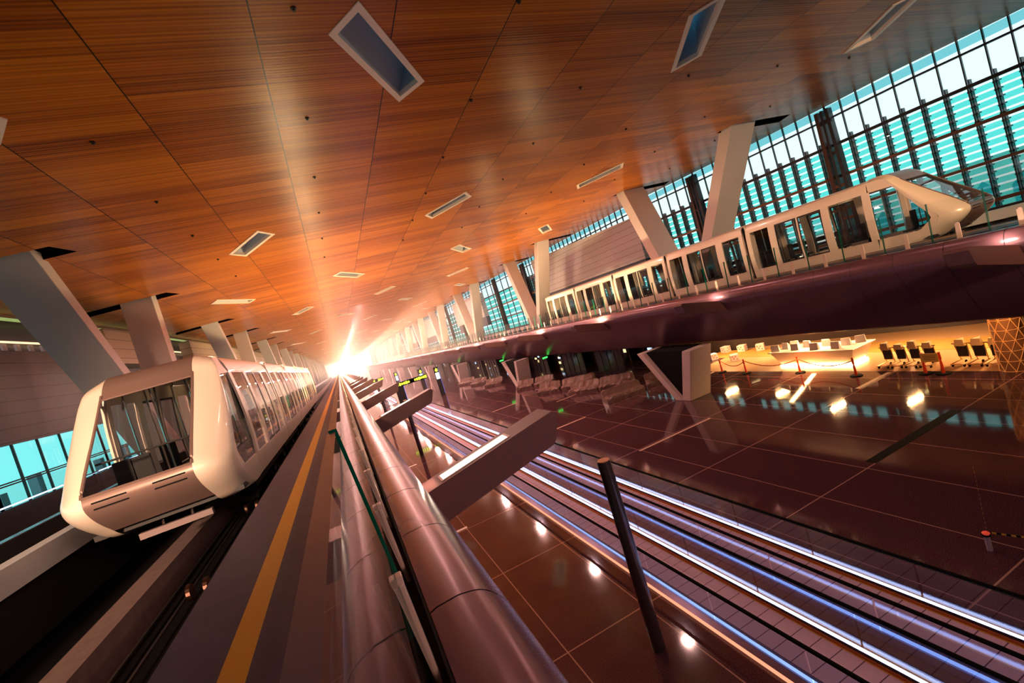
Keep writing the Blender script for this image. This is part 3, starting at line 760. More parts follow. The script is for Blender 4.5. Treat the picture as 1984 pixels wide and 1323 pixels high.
# right facade in bays between the lattice trusses
def facade_bay(n, y0, y1, fine=True, z0=-4.9, z1=7.5):
    t = thing('window_%d' % n, None, None, (xr(y0)+0.15, y0, z0), kind='structure')
    ox, oy, oz = xr(y0)+0.15, y0, z0
    m = max(1, round((y1-y0)/(0.93 if fine else 1.9))); ys = [y0+(y1-y0)*i/m for i in range(m+1)]
    X = lambda y: xr(y)+0.15-ox
    fr = MB(); g = MB(); lv = MB(); tr = MB()
    for y in ys:
        x = X(y); fr.box(x-0.05, x+0.09, y-oy-0.03, y-oy+0.03, 0, z1-z0+0.5)
        if fine:   # louvre carrier outside with brackets
            fr.box(x+0.16, x+0.46, y-oy-0.045, y-oy+0.045, 0, 5.35-z0)
            z = 0.3
            while z < 4.9-z0:
                fr.hexa([(x+0.1, y-oy-0.13, z), (x+0.5, y-oy-0.13, z+0.05), (x+0.5, y-oy+0.13, z+0.05), (x+0.1, y-oy+0.13, z)], [(x+0.1, y-oy-0.10, z+0.08), (x+0.5, y-oy-0.10, z+0.13), (x+0.5, y-oy+0.10, z+0.13), (x+0.1, y-oy+0.10, z+0.08)])
                z += 0.42
    for a, c in zip(ys, ys[1:]):
        xa, xc = X(a), X(c)
        g.quad((xa, a-oy, 0), (xc, c-oy, 0), (xc, c-oy, z1-z0+0.3), (xa, a-oy, z1-z0+0.3))
        z = 0.12
        step = 0.42 if fine else 0.84
        while z < 4.85-z0:
            h = 0.31 if fine else 0.62
            lv.hexa([(xa+0.30, a-oy, z), (xc+0.30, c-oy, z), (xc+0.32, c-oy, z), (xa+0.32, a-oy, z)], [(xa+0.36, a-oy, z+h), (xc+0.36, c-oy, z+h), (xc+0.38, c-oy, z+h), (xa+0.38, a-oy, z+h)])
            z += step
        for zz, hh in ((6.7, 0.05), (4.95, 0.09)):
            fr.hexa([(xa-0.1, a-oy, zz-z0-hh), (xc-0.1, c-oy, zz-z0-hh), (xc+0.1, c-oy, zz-z0-hh), (xa+0.1, a-oy, zz-z0-hh)], [(xa-0.1, a-oy, zz-z0+hh), (xc-0.1, c-oy, zz-z0+hh), (xc+0.1, c-oy, zz-z0+hh), (xa+0.1, a-oy, zz-z0+hh)])
        for zz, hh in ((2.85, 0.09), (0.7, 0.08), (-1.4, 0.1)):
            tr.hexa([(xa-0.16, a-oy, zz-z0-hh), (xc-0.16, c-oy, zz-z0-hh), (xc+0.05, c-oy, zz-z0-hh), (xa+0.05, a-oy, zz-z0-hh)], [(xa-0.16, a-oy, zz-z0+hh), (xc-0.16, c-oy, zz-z0+hh), (xc+0.05, c-oy, zz-z0+hh), (xa+0.05, a-oy, zz-z0+hh)])
    # pale band right under the soffit
    sb = MB(); a, c = y0, y1
    sb.quad((X(a)+0.02, a-oy, 7.0-z0), (X(c)+0.02, c-oy, 7.0-z0), (X(c)+0.02, c-oy, 7.5-z0), (X(a)+0.02, a-oy, 7.5-z0))
    fr.build('mullion', M_MULL, t); g.build('window_glass', M_WGLASS, t); lv.build('louvre', M_LOUV, t); tr.build('transom', M_MULLC, t)
    sb.build('soffit_glass', glass('soffit_glass', (0.22, 0.55, 0.6), 0.03), t)
ty = [-10.3, 0.1, 10.4, 20.75, 30.9, 41.2, 51.5, 61.8, 72.1, 82.4, 92.7, 103, 120, 140, 165, 190, 230, 300, 380]
for n, (a, c) in enumerate(zip(ty, ty[1:])):
    facade_bay(n+1, a, c, fine=c < 62)
TL = {2: 'dark steel lattice post between windows at the right edge of the picture', 3: 'dark steel lattice post between the window bays right of the leaning column', 4: 'dark steel lattice post between the window bays left of the nearest leaning column'}
for k, y in enumerate(ty[:12]):
    if k in (5, 6, 9): continue
    t = thing('facade_post', TL.get(k, 'dark steel lattice post between far window bays'), 'post', (xr(y)-0.1, y, -4.88), 'lattice posts of the window wall')
    H = 12.2
    for dy in (-0.55, 0.0, 0.55):
        b = MB(); w_ = 0.11 if dy else 0.07
        b.hexa([(-0.2, dy-w_, 0), (0.25, dy-w_, 0), (0.25, dy+w_, 0), (-0.2, dy+w_, 0)], [(-0.2, dy*0.62-w_, H), (0.25, dy*0.62-w_, H), (0.25, dy*0.62+w_, H), (-0.2, dy*0.62+w_, H)])
        b.build('chord', M_MULL if dy <= 0 else mat('chord_bronze', (0.10, 0.045, 0.03), 0.4, metal=0.3), t)
    for z in (0.5, 2.7, 4.9, 7.1, 9.3, 11.4):
        b = MB(); b.box(-0.15, 0.2, -0.5, 0.5, z-0.09, z+0.09); b.build('rung', M_MULLC if z < 9 else M_MULL, t)
# outdoor place seen through the glass
b = MB(); b.box(45, 420, -250, 420, FZ-1.0, FZ-0.6); b.box(-420, -22, -250, 420, FZ-1.0, FZ-0.6)
struct('ground', b, mat('apron', (0.85, 0.82, 0.80), 0.8))
for (x, y, w_, d_, h_, c_) in ((62, 18, 10, 22, 10.5, 0), (66, 48, 12, 26, 8, 1), (60, -10, 9, 18, 9.5, 1)):
    t = thing('terminal_building', 'pale terminal building outside the right windows, flat roofed' if c_ else 'pale terminal building with tall arches outside the right windows', 'building', (x, y, FZ-0.6), 'buildings outside the right windows')
    b = MB(); b.box(0, w_, 0, d_, 0, h_); b.build('building_wall', mat('pale_render', (0.90, 0.78, 0.74), 0.6), t)
    for i in range(int(d_//3)):
        for j in range(2):
            q = MB(); y0 = 0.6+i*3; z0 = 1+j*4.3
            q.poly([(-0.03, y0, z0), (-0.03, y0+2, z0), (-0.03, y0+2, z0+2), (-0.03, y0+1, z0+3.1), (-0.03, y0, z0+2)]); q.build('window', mat('far_window', (0.12, 0.45, 0.5), 0.2), t)

# lower level behind the right guideway
def yseg(y0, y1, step=6.0):
    n = max(1, int((y1-y0)/step)); return [y0+(y1-y0)*i/n for i in range(n+1)]
b = MB()
for a, c in zip(yseg(YB, YE), yseg(YB, YE)[1:]):
    b.hexa([(28.5, a, -5.25), (xr(a)+0.1, a, -5.25), (xr(c)+0.1, c, -5.25), (28.5, c, -5.25)] if xr(c) > 28.6 else [(26.0, a, -5.25), (xr(a)+0.3, a, -5.25), (xr(c)+0.3, c, -5.25), (26.0, c, -5.25)],
           [(28.5, a, -4.9), (xr(a)+0.1, a, -4.9), (xr(c)+0.1, c, -4.9), (28.5, c, -4.9)] if xr(c) > 28.6 else [(26.0, a, -4.9), (xr(a)+0.3, a, -4.9), (xr(c)+0.3, c, -4.9), (26.0, c, -4.9)])
struct('trim_3', b, mat('upper_slab', (0.12, 0.08, 0.08), 0.7))
b = MB()
for a, c in zip(yseg(YB, YE), yseg(YB, YE)[1:]):
    b.hexa([(xr(a), a, FZ), (xr(a)+0.3, a, FZ), (xr(c)+0.3, c, FZ), (xr(c), c, FZ)], [(xr(a), a, -4.9), (xr(a)+0.3, a, -4.9), (xr(c)+0.3, c, -4.9), (xr(c), c, -4.9)])
struct('wall_right', b, mat('lower_wall', (0.05, 0.035, 0.035), 0.35))
b = MB(); b.box(29.1, 31.4, 9.5, 32.5, FZ+0.004, FZ+0.02); o = b.build('carpet', mat('ochre_carpet', (0.42, 0.22, 0.05), 0.9, noise=0.1, nscale=30)); o.location = (0, 0, 0); tag(o, 'ochre carpet field behind the white counter in the lit shop area', 'carpet')
# left side: parapet, windows, grey wall boxes, clerestory
def xleft(y): return xl(y)+0.6
seg = yseg(YB, YE)
def wallband(x_off, z0, z1, th=0.25, y0=YB, y1=YE, f=None):
    b = MB(); f = f or xleft; ss = yseg(y0, y1)
    for a, c in zip(ss, ss[1:]): b.hexa([(f(a)+x_off-th, a, z0), (f(a)+x_off, a, z0), (f(c)+x_off, c, z0), (f(c)+x_off-th, c, z0)], [(f(a)+x_off-th, a, z1), (f(a)+x_off, a, z1), (f(c)+x_off, c, z1), (f(c)+x_off-th, c, z1)])
    return b
struct('wall_left', wallband(0, 1.15, 5.6), M_GREYWALL)
struct('wall_left_low', wallband(0, FZ, -1.5), mat('dark_wall', (0.03, 0.02, 0.025), 0.5))
b = MB()
for k in range(11):
    y0 = 36+k*15; b2 = 9.5
    for a, c in ((y0, y0+b2),):
        b.hexa([(xleft(a)+0.02, a, 4.6), (xleft(a)+0.9, a, 4.6), (xleft(c)+0.9, c, 4.6), (xleft(c)+0.02, c, 4.6)], [(xleft(a)+0.02, a, 6.9), (xleft(a)+0.9, a, 6.9), (xleft(c)+0.9, c, 6.9), (xleft(c)+0.02, c, 6.9)])
struct('trim_4', b, mat_siding('warm_lit_siding', (0.62, 0.50, 0.36), 0.62, 0.4))  # warm light on these wall boxes is put into the siding colour
# clerestory strip with lamp line
b = wallband(-0.6, 5.6, 7.45, 0.1); struct('trim_5', b, mat('clerestory_back', (0.10, 0.09, 0.12), 0.4))
b = MB()
for i in range(60):
    y = -8+i*0.9; x = xleft(y)-0.35; b.box(x-0.05, x+0.05, y-0.16, y+0.16, 5.55, 6.05)
struct('trim_6', b, mat('grey_fin', (0.55, 0.5, 0.58), 0.4))
b = wallband(-0.25, 6.1, 6.18, 0.08); o = b.build('lamp_strip', emis('warm_lamp_line', (1.0, 0.62, 0.30), 2.2)); tag(o, 'thin warm lamp line along the top of the left grey wall', 'light')
b = wallband(-0.1, 7.2, 7.35, 0.06); o = b.build('cove_light', emis('green_cove', (0.55, 0.72, 0.22), 0.55)); tag(o, 'faint green cove light along the left edge of the timber ceiling', 'light')
# left low windows
n = 20
for (a, c) in zip(yseg(2, 74, 8), yseg(2, 74, 8)[1:]):
    t = thing('window_%d' % n, None, None, (xleft(a), a, -1.5), kind='structure'); n += 1
    fr = MB(); g = MB(); m = 5
    for i in range(m+1):
        y = a+(c-a)*i/m; x = xleft(y)-xleft(a); fr.box(x-0.06, x+0.04, y-a-0.03, y-a+0.03, 0, 2.65)
    for z in (0.12, 0.95, 1.05): fr.hexa([(-0.05, 0, z-0.03), (0.05, 0, z-0.03), (xleft(c)-xleft(a)+0.05, c-a, z-0.03), (xleft(c)-xleft(a)-0.05, c-a, z-0.03)], [(-0.05, 0, z+0.03), (0.05, 0, z+0.03), (xleft(c)-xleft(a)+0.05, c-a, z+0.03), (xleft(c)-xleft(a)-0.05, c-a, z+0.03)])
    g.quad((-0.1, 0, 0), (xleft(c)-xleft(a)-0.1, c-a, 0), (xleft(c)-xleft(a)-0.1, c-a, 2.65), (-0.1, 0, 2.65))
    fr.build('mullion', M_MULL, t); g.build('window_glass', glass('left_glass', (0.25, 0.80, 0.78), 0.03), t)
b = wallband(0.06, -1.42, -1.36, 0.04, 2, 74); o = b.build('led_line', emis('blue_led_line', (0.45, 0.62, 1.0), 5)); tag(o, 'blue-white LED line at the sill of the left windows', 'light')
# service railing truss outside the left windows
# white wall boxes on the right
for k, (y0, y1, x0, x1, za, zb) in enumerate(((36.4, 57.6, 29.2, 25.95+1.7, 6.0, 6.9), (78, 96, 25.9, 25.4, 6.2, 6.6), (112, 132, 25.0, 24.8, 6.2, 6.6), (148, 166, 24.6, 24.4, 6.2, 6.6))):
    t = thing('wall_pod', ['long white wall box hung before the right windows beyond the train', 'second white wall box between the columns further down the right side', 'distant white wall box on the right side', 'farthest white wall box on the right side'][k], 'wall box', (x0, y0, 0.3))
    xb0, xb1 = xr(y0)-0.2, xr(y1)-0.2
    xb0 = max(xb0, x0+0.8); xb1 = max(xb1, x1+0.8)
    b = MB(); b.hexa([(0, 0, 1.6), (xb0-x0, 0, 1.6), (xb1-x0, y1-y0, 1.6), (x1-x0, y1-y0, 1.6)], [(0, 0, za-0.3), (xb0-x0, 0, za-0.3), (xb1-x0, y1-y0, zb-0.3), (x1-x0, y1-y0, zb-0.3)])
    b.build('siding', M_WHITEWALL, t)
    b = MB(); b.hexa([(0.25, 0.3, 0.0), (xb0-x0, 0.3, 0.0), (xb1-x0, y1-y0, 0.0), (x1-x0+0.25, y1-y0, 0.0)], [(0.25, 0.3, 1.6), (xb0-x0, 0.3, 1.6), (xb1-x0, y1-y0, 1.6), (x1-x0+0.25, y1-y0, 1.6)])
    b.build('dark_base', mat('pod_base', (0.10, 0.10, 0.14), 0.3), t)

# ------------------------------------------------------------------ concourse floor inlays
n = 10
for (x0, x1, y, w_) in ((12.4, 17.2, 19.98, 0.16), (11.9, 14.85, 29.6, 0.16), (12.5, 15.2, 44.2, 0.16), (16.6, 19.5, 37.8, 0.12), (2.4, 3.1, 20.4, 0.2), (2.6, 3.2, 35.2, 0.2), (-2.9, -2.5, 20.7, 0.2), (22.6, 25.2, 15.6, 0.22), (22.9, 25.3, 27.6, 0.2)):
    b = MB(); b.box(x0, x1, y-w_/2, y+w_/2, FZ-0.01, FZ+0.006); struct('trim_%d' % n, b, mat('pale_inlay', (0.72, 0.52, 0.42), 0.35)); n += 1
b = MB(); b.box(15.3, 20.6, 10.6, 10.95, FZ-0.01, FZ+0.006); struct('trim_%d' % n, b, M_BLACK)

# ------------------------------------------------------------------ moving walkways
def walkway(x0, x1, y0, y1, label, nm):
    t = thing('moving_walkway', label, 'moving walkway', (x0, y0, FZ), 'moving walkways')
    L = y1-y0; W = x1-x0
    b = MB(); b.box(0.34, W-0.26, 0, L, 0.0, 0.03)
    M_BELT = mat_belt(); b.build('belt', M_BELT, t)
    for sx, xx in ((0, 0.17), (1, W-0.14)):
        b = MB(); b.box(xx-0.17, xx+0.14 if sx else xx+0.15, 0, L, 0.0, 0.11); b.build('deck', mat('walkway_deck', (0.62, 0.24, 0.08), 0.25, metal=0.7) if sx else mat('walkway_deck_grey', (0.34, 0.24, 0.30), 0.25, metal=0.7), t)
        b = MB(); xi = 0.325 if sx == 0 else W-0.285
        b.box(xi-0.008, xi+0.008, 0, L, 0.03, 0.16); b.build('skirt', mat('skirt_dark', (0.03, 0.02, 0.05), 0.3), t)
        yl = MB(); xq = 0.37 if sx == 0 else W-0.33; yl.box(xq-0.012, xq+0.012, 0, L, 0.03, 0.036); yl.build('yellow_edge_line', mat('yellow_line_bright', (0.75, 0.40, 0.02), 0.5), t)
        lc = xx+0.07 if sx == 0 else xx-0.075
        b = MB(); b.box(lc-0.022, lc+0.022, 0, L, 0.11, 0.155); b.build('led_strip', M_LED if sx else emis('led_strip_soft', (0.42, 0.62, 1.0), 1.6), t)
        k = int(L//2.35)
        g = MB(); gx = xx
        for i in range(k):
            ya = L*i/k+0.02; yb = L*(i+1)/k-0.02
            g.box(gx-0.008, gx+0.008, ya, yb, 0.11, 0.86)
        g.build('balustrade_glass', glass('balustrade_glass', (0.80, 0.84, 0.95), 0.05), t)
        h = MB(); pts = [(gx, -0.1, 0.4), (gx, -0.32, 0.62), (gx, -0.2, 0.86), (gx, 0.1, 0.93), (gx, L-0.1, 0.93), (gx, L+0.2, 0.86), (gx, L+0.32, 0.62), (gx, L+0.1, 0.4)]
        h.tube(pts, 0.042, 8); h.build('handrail', M_BLACK, t, smooth=True)
    return t
def mat_belt():
    if 'belt' in MATS: return MATS['belt']
    m = bpy.data.materials.new('belt'); m.use_nodes = True; MATS['belt'] = m; k = N(m); b = k.t.nodes['Principled BSDF']
    tc = k.new('ShaderNodeTexCoord'); sp = k.new('ShaderNodeSeparateXYZ'); k.link(tc.outputs['Object'], sp.inputs[0])
    j = k.math('LESS_THAN', k.math('FRACT', k.math('DIVIDE', sp.outputs[1], 0.42)), 0.045)
    g = k.math('LESS_THAN', k.math('FRACT', k.math('DIVIDE', sp.outputs[0], 0.03)), 0.35)
    mx = k.new('ShaderNodeMix', data_type='RGBA'); k.link(k.math('MAXIMUM', j, k.math('MULTIPLY', g, 0.35)), mx.inputs[0]); mx.inputs[6].default_value = (0.85, 0.66, 0.88, 1); mx.inputs[7].default_value = (0.10, 0.05, 0.12, 1)
    k.link(mx.outputs[2], b.inputs['Base Color']); b.inputs['Roughness'].default_value = 0.4
    return m
def deck_sheen(t, L):
    b = MB(); b.box(-0.006, 0.0, 0, L, 0.0, 0.11); b.build('base_glow', emis('deck_sheen_glow', (1.0, 0.36, 0.20), 1.3), t)  # glowing strip stands for light reflected off the polished deck
wa = walkway(5.98, 7.70, -8, 68.9, 'nearer moving walkway on the concourse floor, left of its twin, LED lit', 'a')
deck_sheen(wa, 76.9)
walkway(7.98, 9.72, -8, 68.9, 'farther moving walkway, right of its twin beside the open dark floor', 'b')
b = MB(); b.box(7.70, 7.98, -8, 68.9, FZ, FZ+0.10); o = b.build('walkway_divider', mat('divider', (0.30, 0.16, 0.10), 0.25, metal=0.6)); tag(o, 'narrow copper strip filling the gap between the two moving walkways', 'strip')
for k in range(6):   # second set further down the hall
    pass
walkway(5.98, 7.70, 84, 165, 'distant moving walkway beyond the two people', 'c')

# ------------------------------------------------------------------ poles on the floor
M_POLE = mat('pole_metal', (0.16, 0.12, 0.14), 0.28, metal=0.8)
for k, (x, y) in enumerate(((4.73, 9.19), (4.0, 37.4), (4.2, 66))):
    t = thing('light_pole', ['grey round pole with copper cap standing beside the moving walkway', 'second round pole on the floor, behind the second light beam', 'third round pole far down the hall near the two people'][k], 'pole', (x, y, FZ), 'poles beside the moving walkway')
    b = MB(); b.tube([(0, 0, 0.0), (0, 0, 0.05), (0, 0, 4.56), (0, 0, 4.58)], [0.12, 0.155, 0.155, 0.15], 28); b.build('shaft', M_POLE, t, smooth=True)
    b = MB(); b.tube([(0, 0, 4.58), (0, 0, 4.595)], 0.14, 28); b.build('cap', mat('copper_cap', (0.75, 0.33, 0.14), 0.4), t)

# ------------------------------------------------------------------ wrapped benches
M_WRAP = mat('wrap_film', (0.20, 0.125, 0.11), 0.30, noise=0.25, nscale=4, bump=0.6)
def bench(x0, y0, x1, y1, seed, label, low=False):
    rnd = random.Random(seed); L = math.hypot(x1-x0, y1-y0); ang = math.atan2(y1-y0, x1-x0)
    prof = [(0, 0), (-0.03, 0.28), (0.05, 0.42), (0.55, 0.50), (0.78, 0.95), (0.95, 0.97), (1.10, 0.42), (1.2, 0.0)]
    n = 14; b = MB(); rows = []
    for i in range(n+1):
        u = i/n; e = min(1.0, min(u, 1-u)*9+0.55)
        rows.append([(u*L+rnd.uniform(-.03, .03), 0.6+(p-0.6)*(0.8+0.2*e)+rnd.uniform(-.035, .035), (z*(0.75+0.25*e)+rnd.uniform(-.04, .04))*(1 if z > 0 else 0)) for p, z in prof])
    b.grid(rows); b.poly(rows[0][::-1]); b.poly(rows[-1]); b.poly([rows[0][0], rows[-1][0], rows[-1][-1], rows[0][-1]])
    o = b.build('wrapped_bench', M_WRAP, smooth=False, weld=True); o.location = (x0, y0, FZ); o.rotation_euler = (0, 0, ang)
    tag(o, label, 'bench', 'film wrapped benches under the right guideway')
BN = ['film wrapped bench nearest the orange lit pier leg, crumpled and brightly lit', 'film wrapped bench, left half of the long row behind the nearest crumpled one', 'film wrapped bench, right half of the long row behind the nearest crumpled one',
      'film wrapped bench, left one of the third row from the orange pier', 'film wrapped bench, right one of the third row from the orange pier', 'film wrapped bench by the foot of the second pier, left half', 'film wrapped bench by the foot of the second pier, right half',
      'small film wrapped bench partly hidden behind the orange lit pier leg', 'film wrapped bench far off left of the second pier', 'film wrapped bench farther left of the second pier', 'farthest film wrapped bench under the right guideway']
for i, q in enumerate(((17.45, 30.4, 20.6, 29.9), (18.3, 38.4, 19.9, 35.9), (19.95, 35.8, 21.9, 33.4), (17.6, 44.0, 19.1, 42.0), (19.3, 41.8, 21.6, 39.2), (18.1, 51.4, 19.4, 49.6), (19.6, 49.5, 21.1, 47.6), (21.3, 30.6, 22.9, 29.6), (18.0, 63.9, 19.8, 61.6), (17.9, 71.0, 19.6, 68.6), (17.6, 77.8, 19.2, 74.5))):
    bench(*q, i+3, BN[i])

# ------------------------------------------------------------------ lit shop area: counter, boards, boxes, barrier posts, trolleys, column
t = thing('reception_counter', 'long white counter with a glowing base in the lit area', 'counter', (25.8, 17.5, FZ))
b = MB(); b.hexa([(0.7, 0.7, 0.12), (2.0, 0.7, 0.12), (2.0, 5.2, 0.12), (0.7, 5.2, 0.12)], [(0.1, 0.1, 1.07), (2.0, 0.1, 1.07), (2.0, 5.4, 1.07), (0.1, 5.4, 1.07)])
b.build('counter_body', mat('counter_white', (0.85, 0.74, 0.62), 0.3), t, bevel=0.06)
b = MB(); b.box(0.0, 2.1, 0.0, 5.5, 1.07, 1.13); b.build('worktop', mat('counter_top', (0.9, 0.82, 0.78), 0.25), t, bevel=0.03)
b = MB(); b.box(0.62, 2.05, 0.62, 5.28, 0.0, 0.12); b.build('base_glow', emis('counter_glow', (1.0, 0.62, 0.26), 26), t)
area('counter_glow_light', (0.35, 3.0, 0.5), (-0.4, 0, -1), 0.3, 5.0, 160, (1.0, 0.5, 0.18), t)
M_CARD = mat('white_card', (0.80, 0.72, 0.74), 0.5)
for i, (dx, dy, rz) in enumerate(((0.35, 5.1, 0.3), (0.9, 4.75, -0.2), (1.3, 4.4, 0.2), (0.5, 3.8, 0.05), (1.1, 3.4, -0.1), (0.45, 2.5, 0.1), (1.15, 2.2, 0.0), (0.45, 1.2, -0.05), (1.1, 1.0, 0.15), (1.6, 0.5, 0.5))):
    b = MB(); b.hexa([(-0.10, -0.26, 0), (0.14, -0.26, 0), (0.14, 0.26, 0), (-0.10, 0.26, 0)], [(-0.03, -0.24, 0.42), (0.03, -0.24, 0.42), (0.03, 0.24, 0.42), (-0.03, 0.24, 0.42)])
    o = b.build('white_display_board', M_CARD, bevel=0.01); o.location = (25.8+dx, 17.5+dy, FZ+1.13); o.rotation_euler = (0, 0, rz)
    tag(o, ('leftmost' if i == 0 else 'rightmost' if i == 9 else ORD[i])+(' white board standing on the glowing counter' if i in (0, 9) else ' white board from the left on the glowing counter'), 'board', 'white boards on the counter')
M_REDM = mat('red_mark', (0.55, 0.05, 0.03), 0.5)
for i, (x, y, l) in enumerate(((30.9, 31.6, 'white red-marked box at the back left corner of the ochre carpet'), (31.0, 29.9, 'white red-marked box on the ochre carpet left of another'), (31.0, 28.1, 'white red-marked box on the ochre carpet nearest the counter boards'), (28.1, 28.1, 'white red-marked box on the pale floor in front of the carpet'), (28.6, 30.8, 'white red-marked box beside the pale pier leg, partly hidden'))):
    t = thing('marked_box', l, 'box', (x, y, FZ+0.02), 'white boxes with red marks'); t.rotation_euler = (0, 0, 0.3*i)
    b = MB(); b.box(-0.3, 0.3, -0.3, 0.3, 0, 0.52); b.build('carton', M_CARD, t, bevel=0.015)
    for (a, z) in ((-0.15, 0.12), (0.08, 0.2), (0.18, 0.36), (-0.05, 0.34)):
        b = MB(); b.box(-0.306, -0.30, a-0.05, a+0.05, z, z+0.07); b.box(a-0.05, a+0.05, -0.306, -0.30, z, z+0.07); b.build('red_mark', M_REDM, t)
M_ORANGE = mat('orange_plastic', (0.85, 0.07, 0.015), 0.4)
def delineator(x, y, label, h=1.0):
    t = thing('barrier_post', label, 'barrier post', (x, y, FZ+0.004), 'orange barrier posts')
    b = MB(); b.tube([(0, 0, 0), (0, 0, 0.05)], [0.30, 0.27], 20); b.build('rubber_base', M_BLACK, t)
    b = MB(); b.tube([(0, 0, 0.05), (0, 0, 0.2), (0, 0, h*0.55), (0, 0, h*0.62), (0, 0, h*0.7), (0, 0, h)], [0.07, 0.065, 0.05, 0.035, 0.06, 0.05], 14); b.build('post', M_ORANGE, t, smooth=True)
DL = ((25.23, 26.69, 'orange barrier post on a black base, leftmost one next to the pale pier leg'), (25.0, 24.32, 'orange barrier post on a black base, second from the pale pier leg'), (25.13, 20.44, 'orange barrier post on a black base before the middle of the counter'), (24.6, 16.84, 'orange barrier post on a black base before the right end of the counter'))
for x, y, l in DL: delineator(x, y, l)
delineator(25.0, 13.9, 'left of two dark red barrier posts holding the yellow notice', 1.05); delineator(25.0, 13.2, 'right of two dark red barrier posts holding the yellow notice', 1.05)
t = thing('notice_board', 'yellow notice panel strung between two barrier posts before the trolleys', 'sign', (24.97, 13.18, FZ+0.62))
b = MB(); b.box(-0.1, -0.07, 0.02, 0.72, 0, 0.42); b.build('panel', mat('yellow_panel', (0.85, 0.55, 0.15), 0.5), t)
b = MB()
for z in (0.12, 0.2, 0.28): b.box(-0.104, -0.10, 0.12, 0.6, z, z+0.02)
b.build('print_line', mat('print', (0.25, 0.1, 0.04), 0.6), t)
# slack red and white tape between barrier posts
for (a, c, l) in ((0, 1, 'left'), (1, 2, 'middle'), (2, 3, 'right')):
    x0, y0, _ = DL[a]; x1, y1, _ = DL[c]; pts = []
    for i in range(17):
        u = i/16; pts.append((x0+(x1-x0)*u+0.06, y0+(y1-y0)*u, FZ+0.86-0.38*(1-(2*u-1)**2)))
    b = MB(); b.grid([[(p[0], p[1], p[2]-0.03) for p in pts], [(p[0], p[1], p[2]+0.03) for p in pts]])
    o = b.build('barrier_tape', mat('red_tape', (0.7, 0.12, 0.06), 0.5)); md = o.modifiers.new('thick', 'SOLIDIFY'); md.thickness = 0.004; tag(o, l+' slack red tape between the orange barrier posts', 'tape', 'red tapes')
# luggage trolleys
M_GOLD = mat('trolley_metal', (0.62, 0.42, 0.20), 0.3, metal=0.8); M_BAG = mat('cream_wrap', (0.85, 0.66, 0.38), 0.6)
def trolley(x, y, label, seed):
    rnd = random.Random(seed)
    t = thing('luggage_trolley', label, 'trolley', (x, y, FZ+0.004), 'luggage trolleys in the lit area')
    b = MB()
    for yy in (-0.24, 0.24): b.tube([(-0.35, yy, 0.15), (0.55, yy*0.8, 0.15)], 0.025, 8); b.tube([(0.45, yy*0.8, 0.15), (0.25, yy, 1.0)], 0.022, 8)
    b.tube([(-0.35, -0.24, 0.15), (-0.35, 0.24, 0.15)], 0.025, 8); b.tube([(0.36, -0.24, 0.6), (0.36, 0.24, 0.6)], 0.018, 8); b.tube([(0.43, -0.24, 0.3), (0.43, 0.24, 0.3)], 0.018, 8)
    b.build('frame', M_GOLD, t)
    b = MB(); b.tube([(0.25, -0.32, 1.0), (0.25, 0.32, 1.0)], 0.03, 10); b.build('handle', M_GOLD, t)
    b = MB(); b.box(0.30, 0.34, -0.2, 0.2, 0.35, 0.9); b.build('back_panel', M_DARK, t)
    for (xx, yy) in ((-0.25, -0.22), (-0.25, 0.22), (0.4, 0.0)):
        b = MB(); b.tube([(xx, yy-0.02, 0.075), (xx, yy+0.02, 0.075)], 0.075, 14); b.build('wheel', M_BLACK, t)
    b = MB(); z = rnd.uniform(0.25, 0.4)
    b.hexa([(0.12, -0.2, 0.88), (0.40, -0.22, 0.86), (0.42, 0.2, 0.86), (0.12, 0.2, 0.9)], [(0.14, -0.18, 0.88+z), (0.38, -0.12, 0.95+z), (0.36, 0.2, 0.85+z), (0.16, 0.16, 0.9+z)]); b.build('wrapped_handle_cover', M_BAG, t, bevel=0.03)
for i in range(4): trolley(26.1+0.02*i, 16.2-i*0.62, ORD[i]+' gold luggage trolley from the left in the row beside the counter', i)
for i in range(4): trolley(26.3, 13.1-i*0.62, ORD[i]+' gold luggage trolley from the left in the row by the lattice column', i+9)
# round lattice column
t = thing('lattice_column', 'big round column wrapped in a glowing triangle lattice at the right edge', 'column', (25.75, 11.0, FZ+0.004))
b = MB(); b.tube([(0, 0, 0), (0, 0, 3.2)], 0.5, 32, cap=True); b.build('core', mat('column_core', (0.25, 0.12, 0.06), 0.4), t, smooth=True)
b = MB(); n_ = 9; rows = 7; r_ = 0.525
for j in range(rows):
    for i in range(n_):
        a0 = 2*PI*(i+0.5*(j % 2))/n_; a1 = 2*PI*(i+1+0.5*(j % 2))/n_; am = (a0+a1)/2
        z0 = j*3.15/rows; z1 = (j+1)*3.15/rows
        p = lambda a, z: (r_*math.cos(a), r_*math.sin(a), z)
        b.tube([p(a0, z0), p(a1, z0)], 0.014, 5, cap=False); b.tube([p(a0, z0), p(am, z1)], 0.014, 5, cap=False); b.tube([p(a1, z0), p(am, z1)], 0.014, 5, cap=False)
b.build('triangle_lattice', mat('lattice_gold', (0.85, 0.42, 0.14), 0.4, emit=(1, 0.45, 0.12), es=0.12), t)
b = MB(); b.hexa([(-0.35, -0.9, -0.02)]*4, [(-0.35, -0.9, -0.02)]*4)
area('column_spot', (23.6, 10.6, -5.4), (0.8, 0.1, -0.6), 0.5, 0.5, 60, (1.0, 0.45, 0.15))

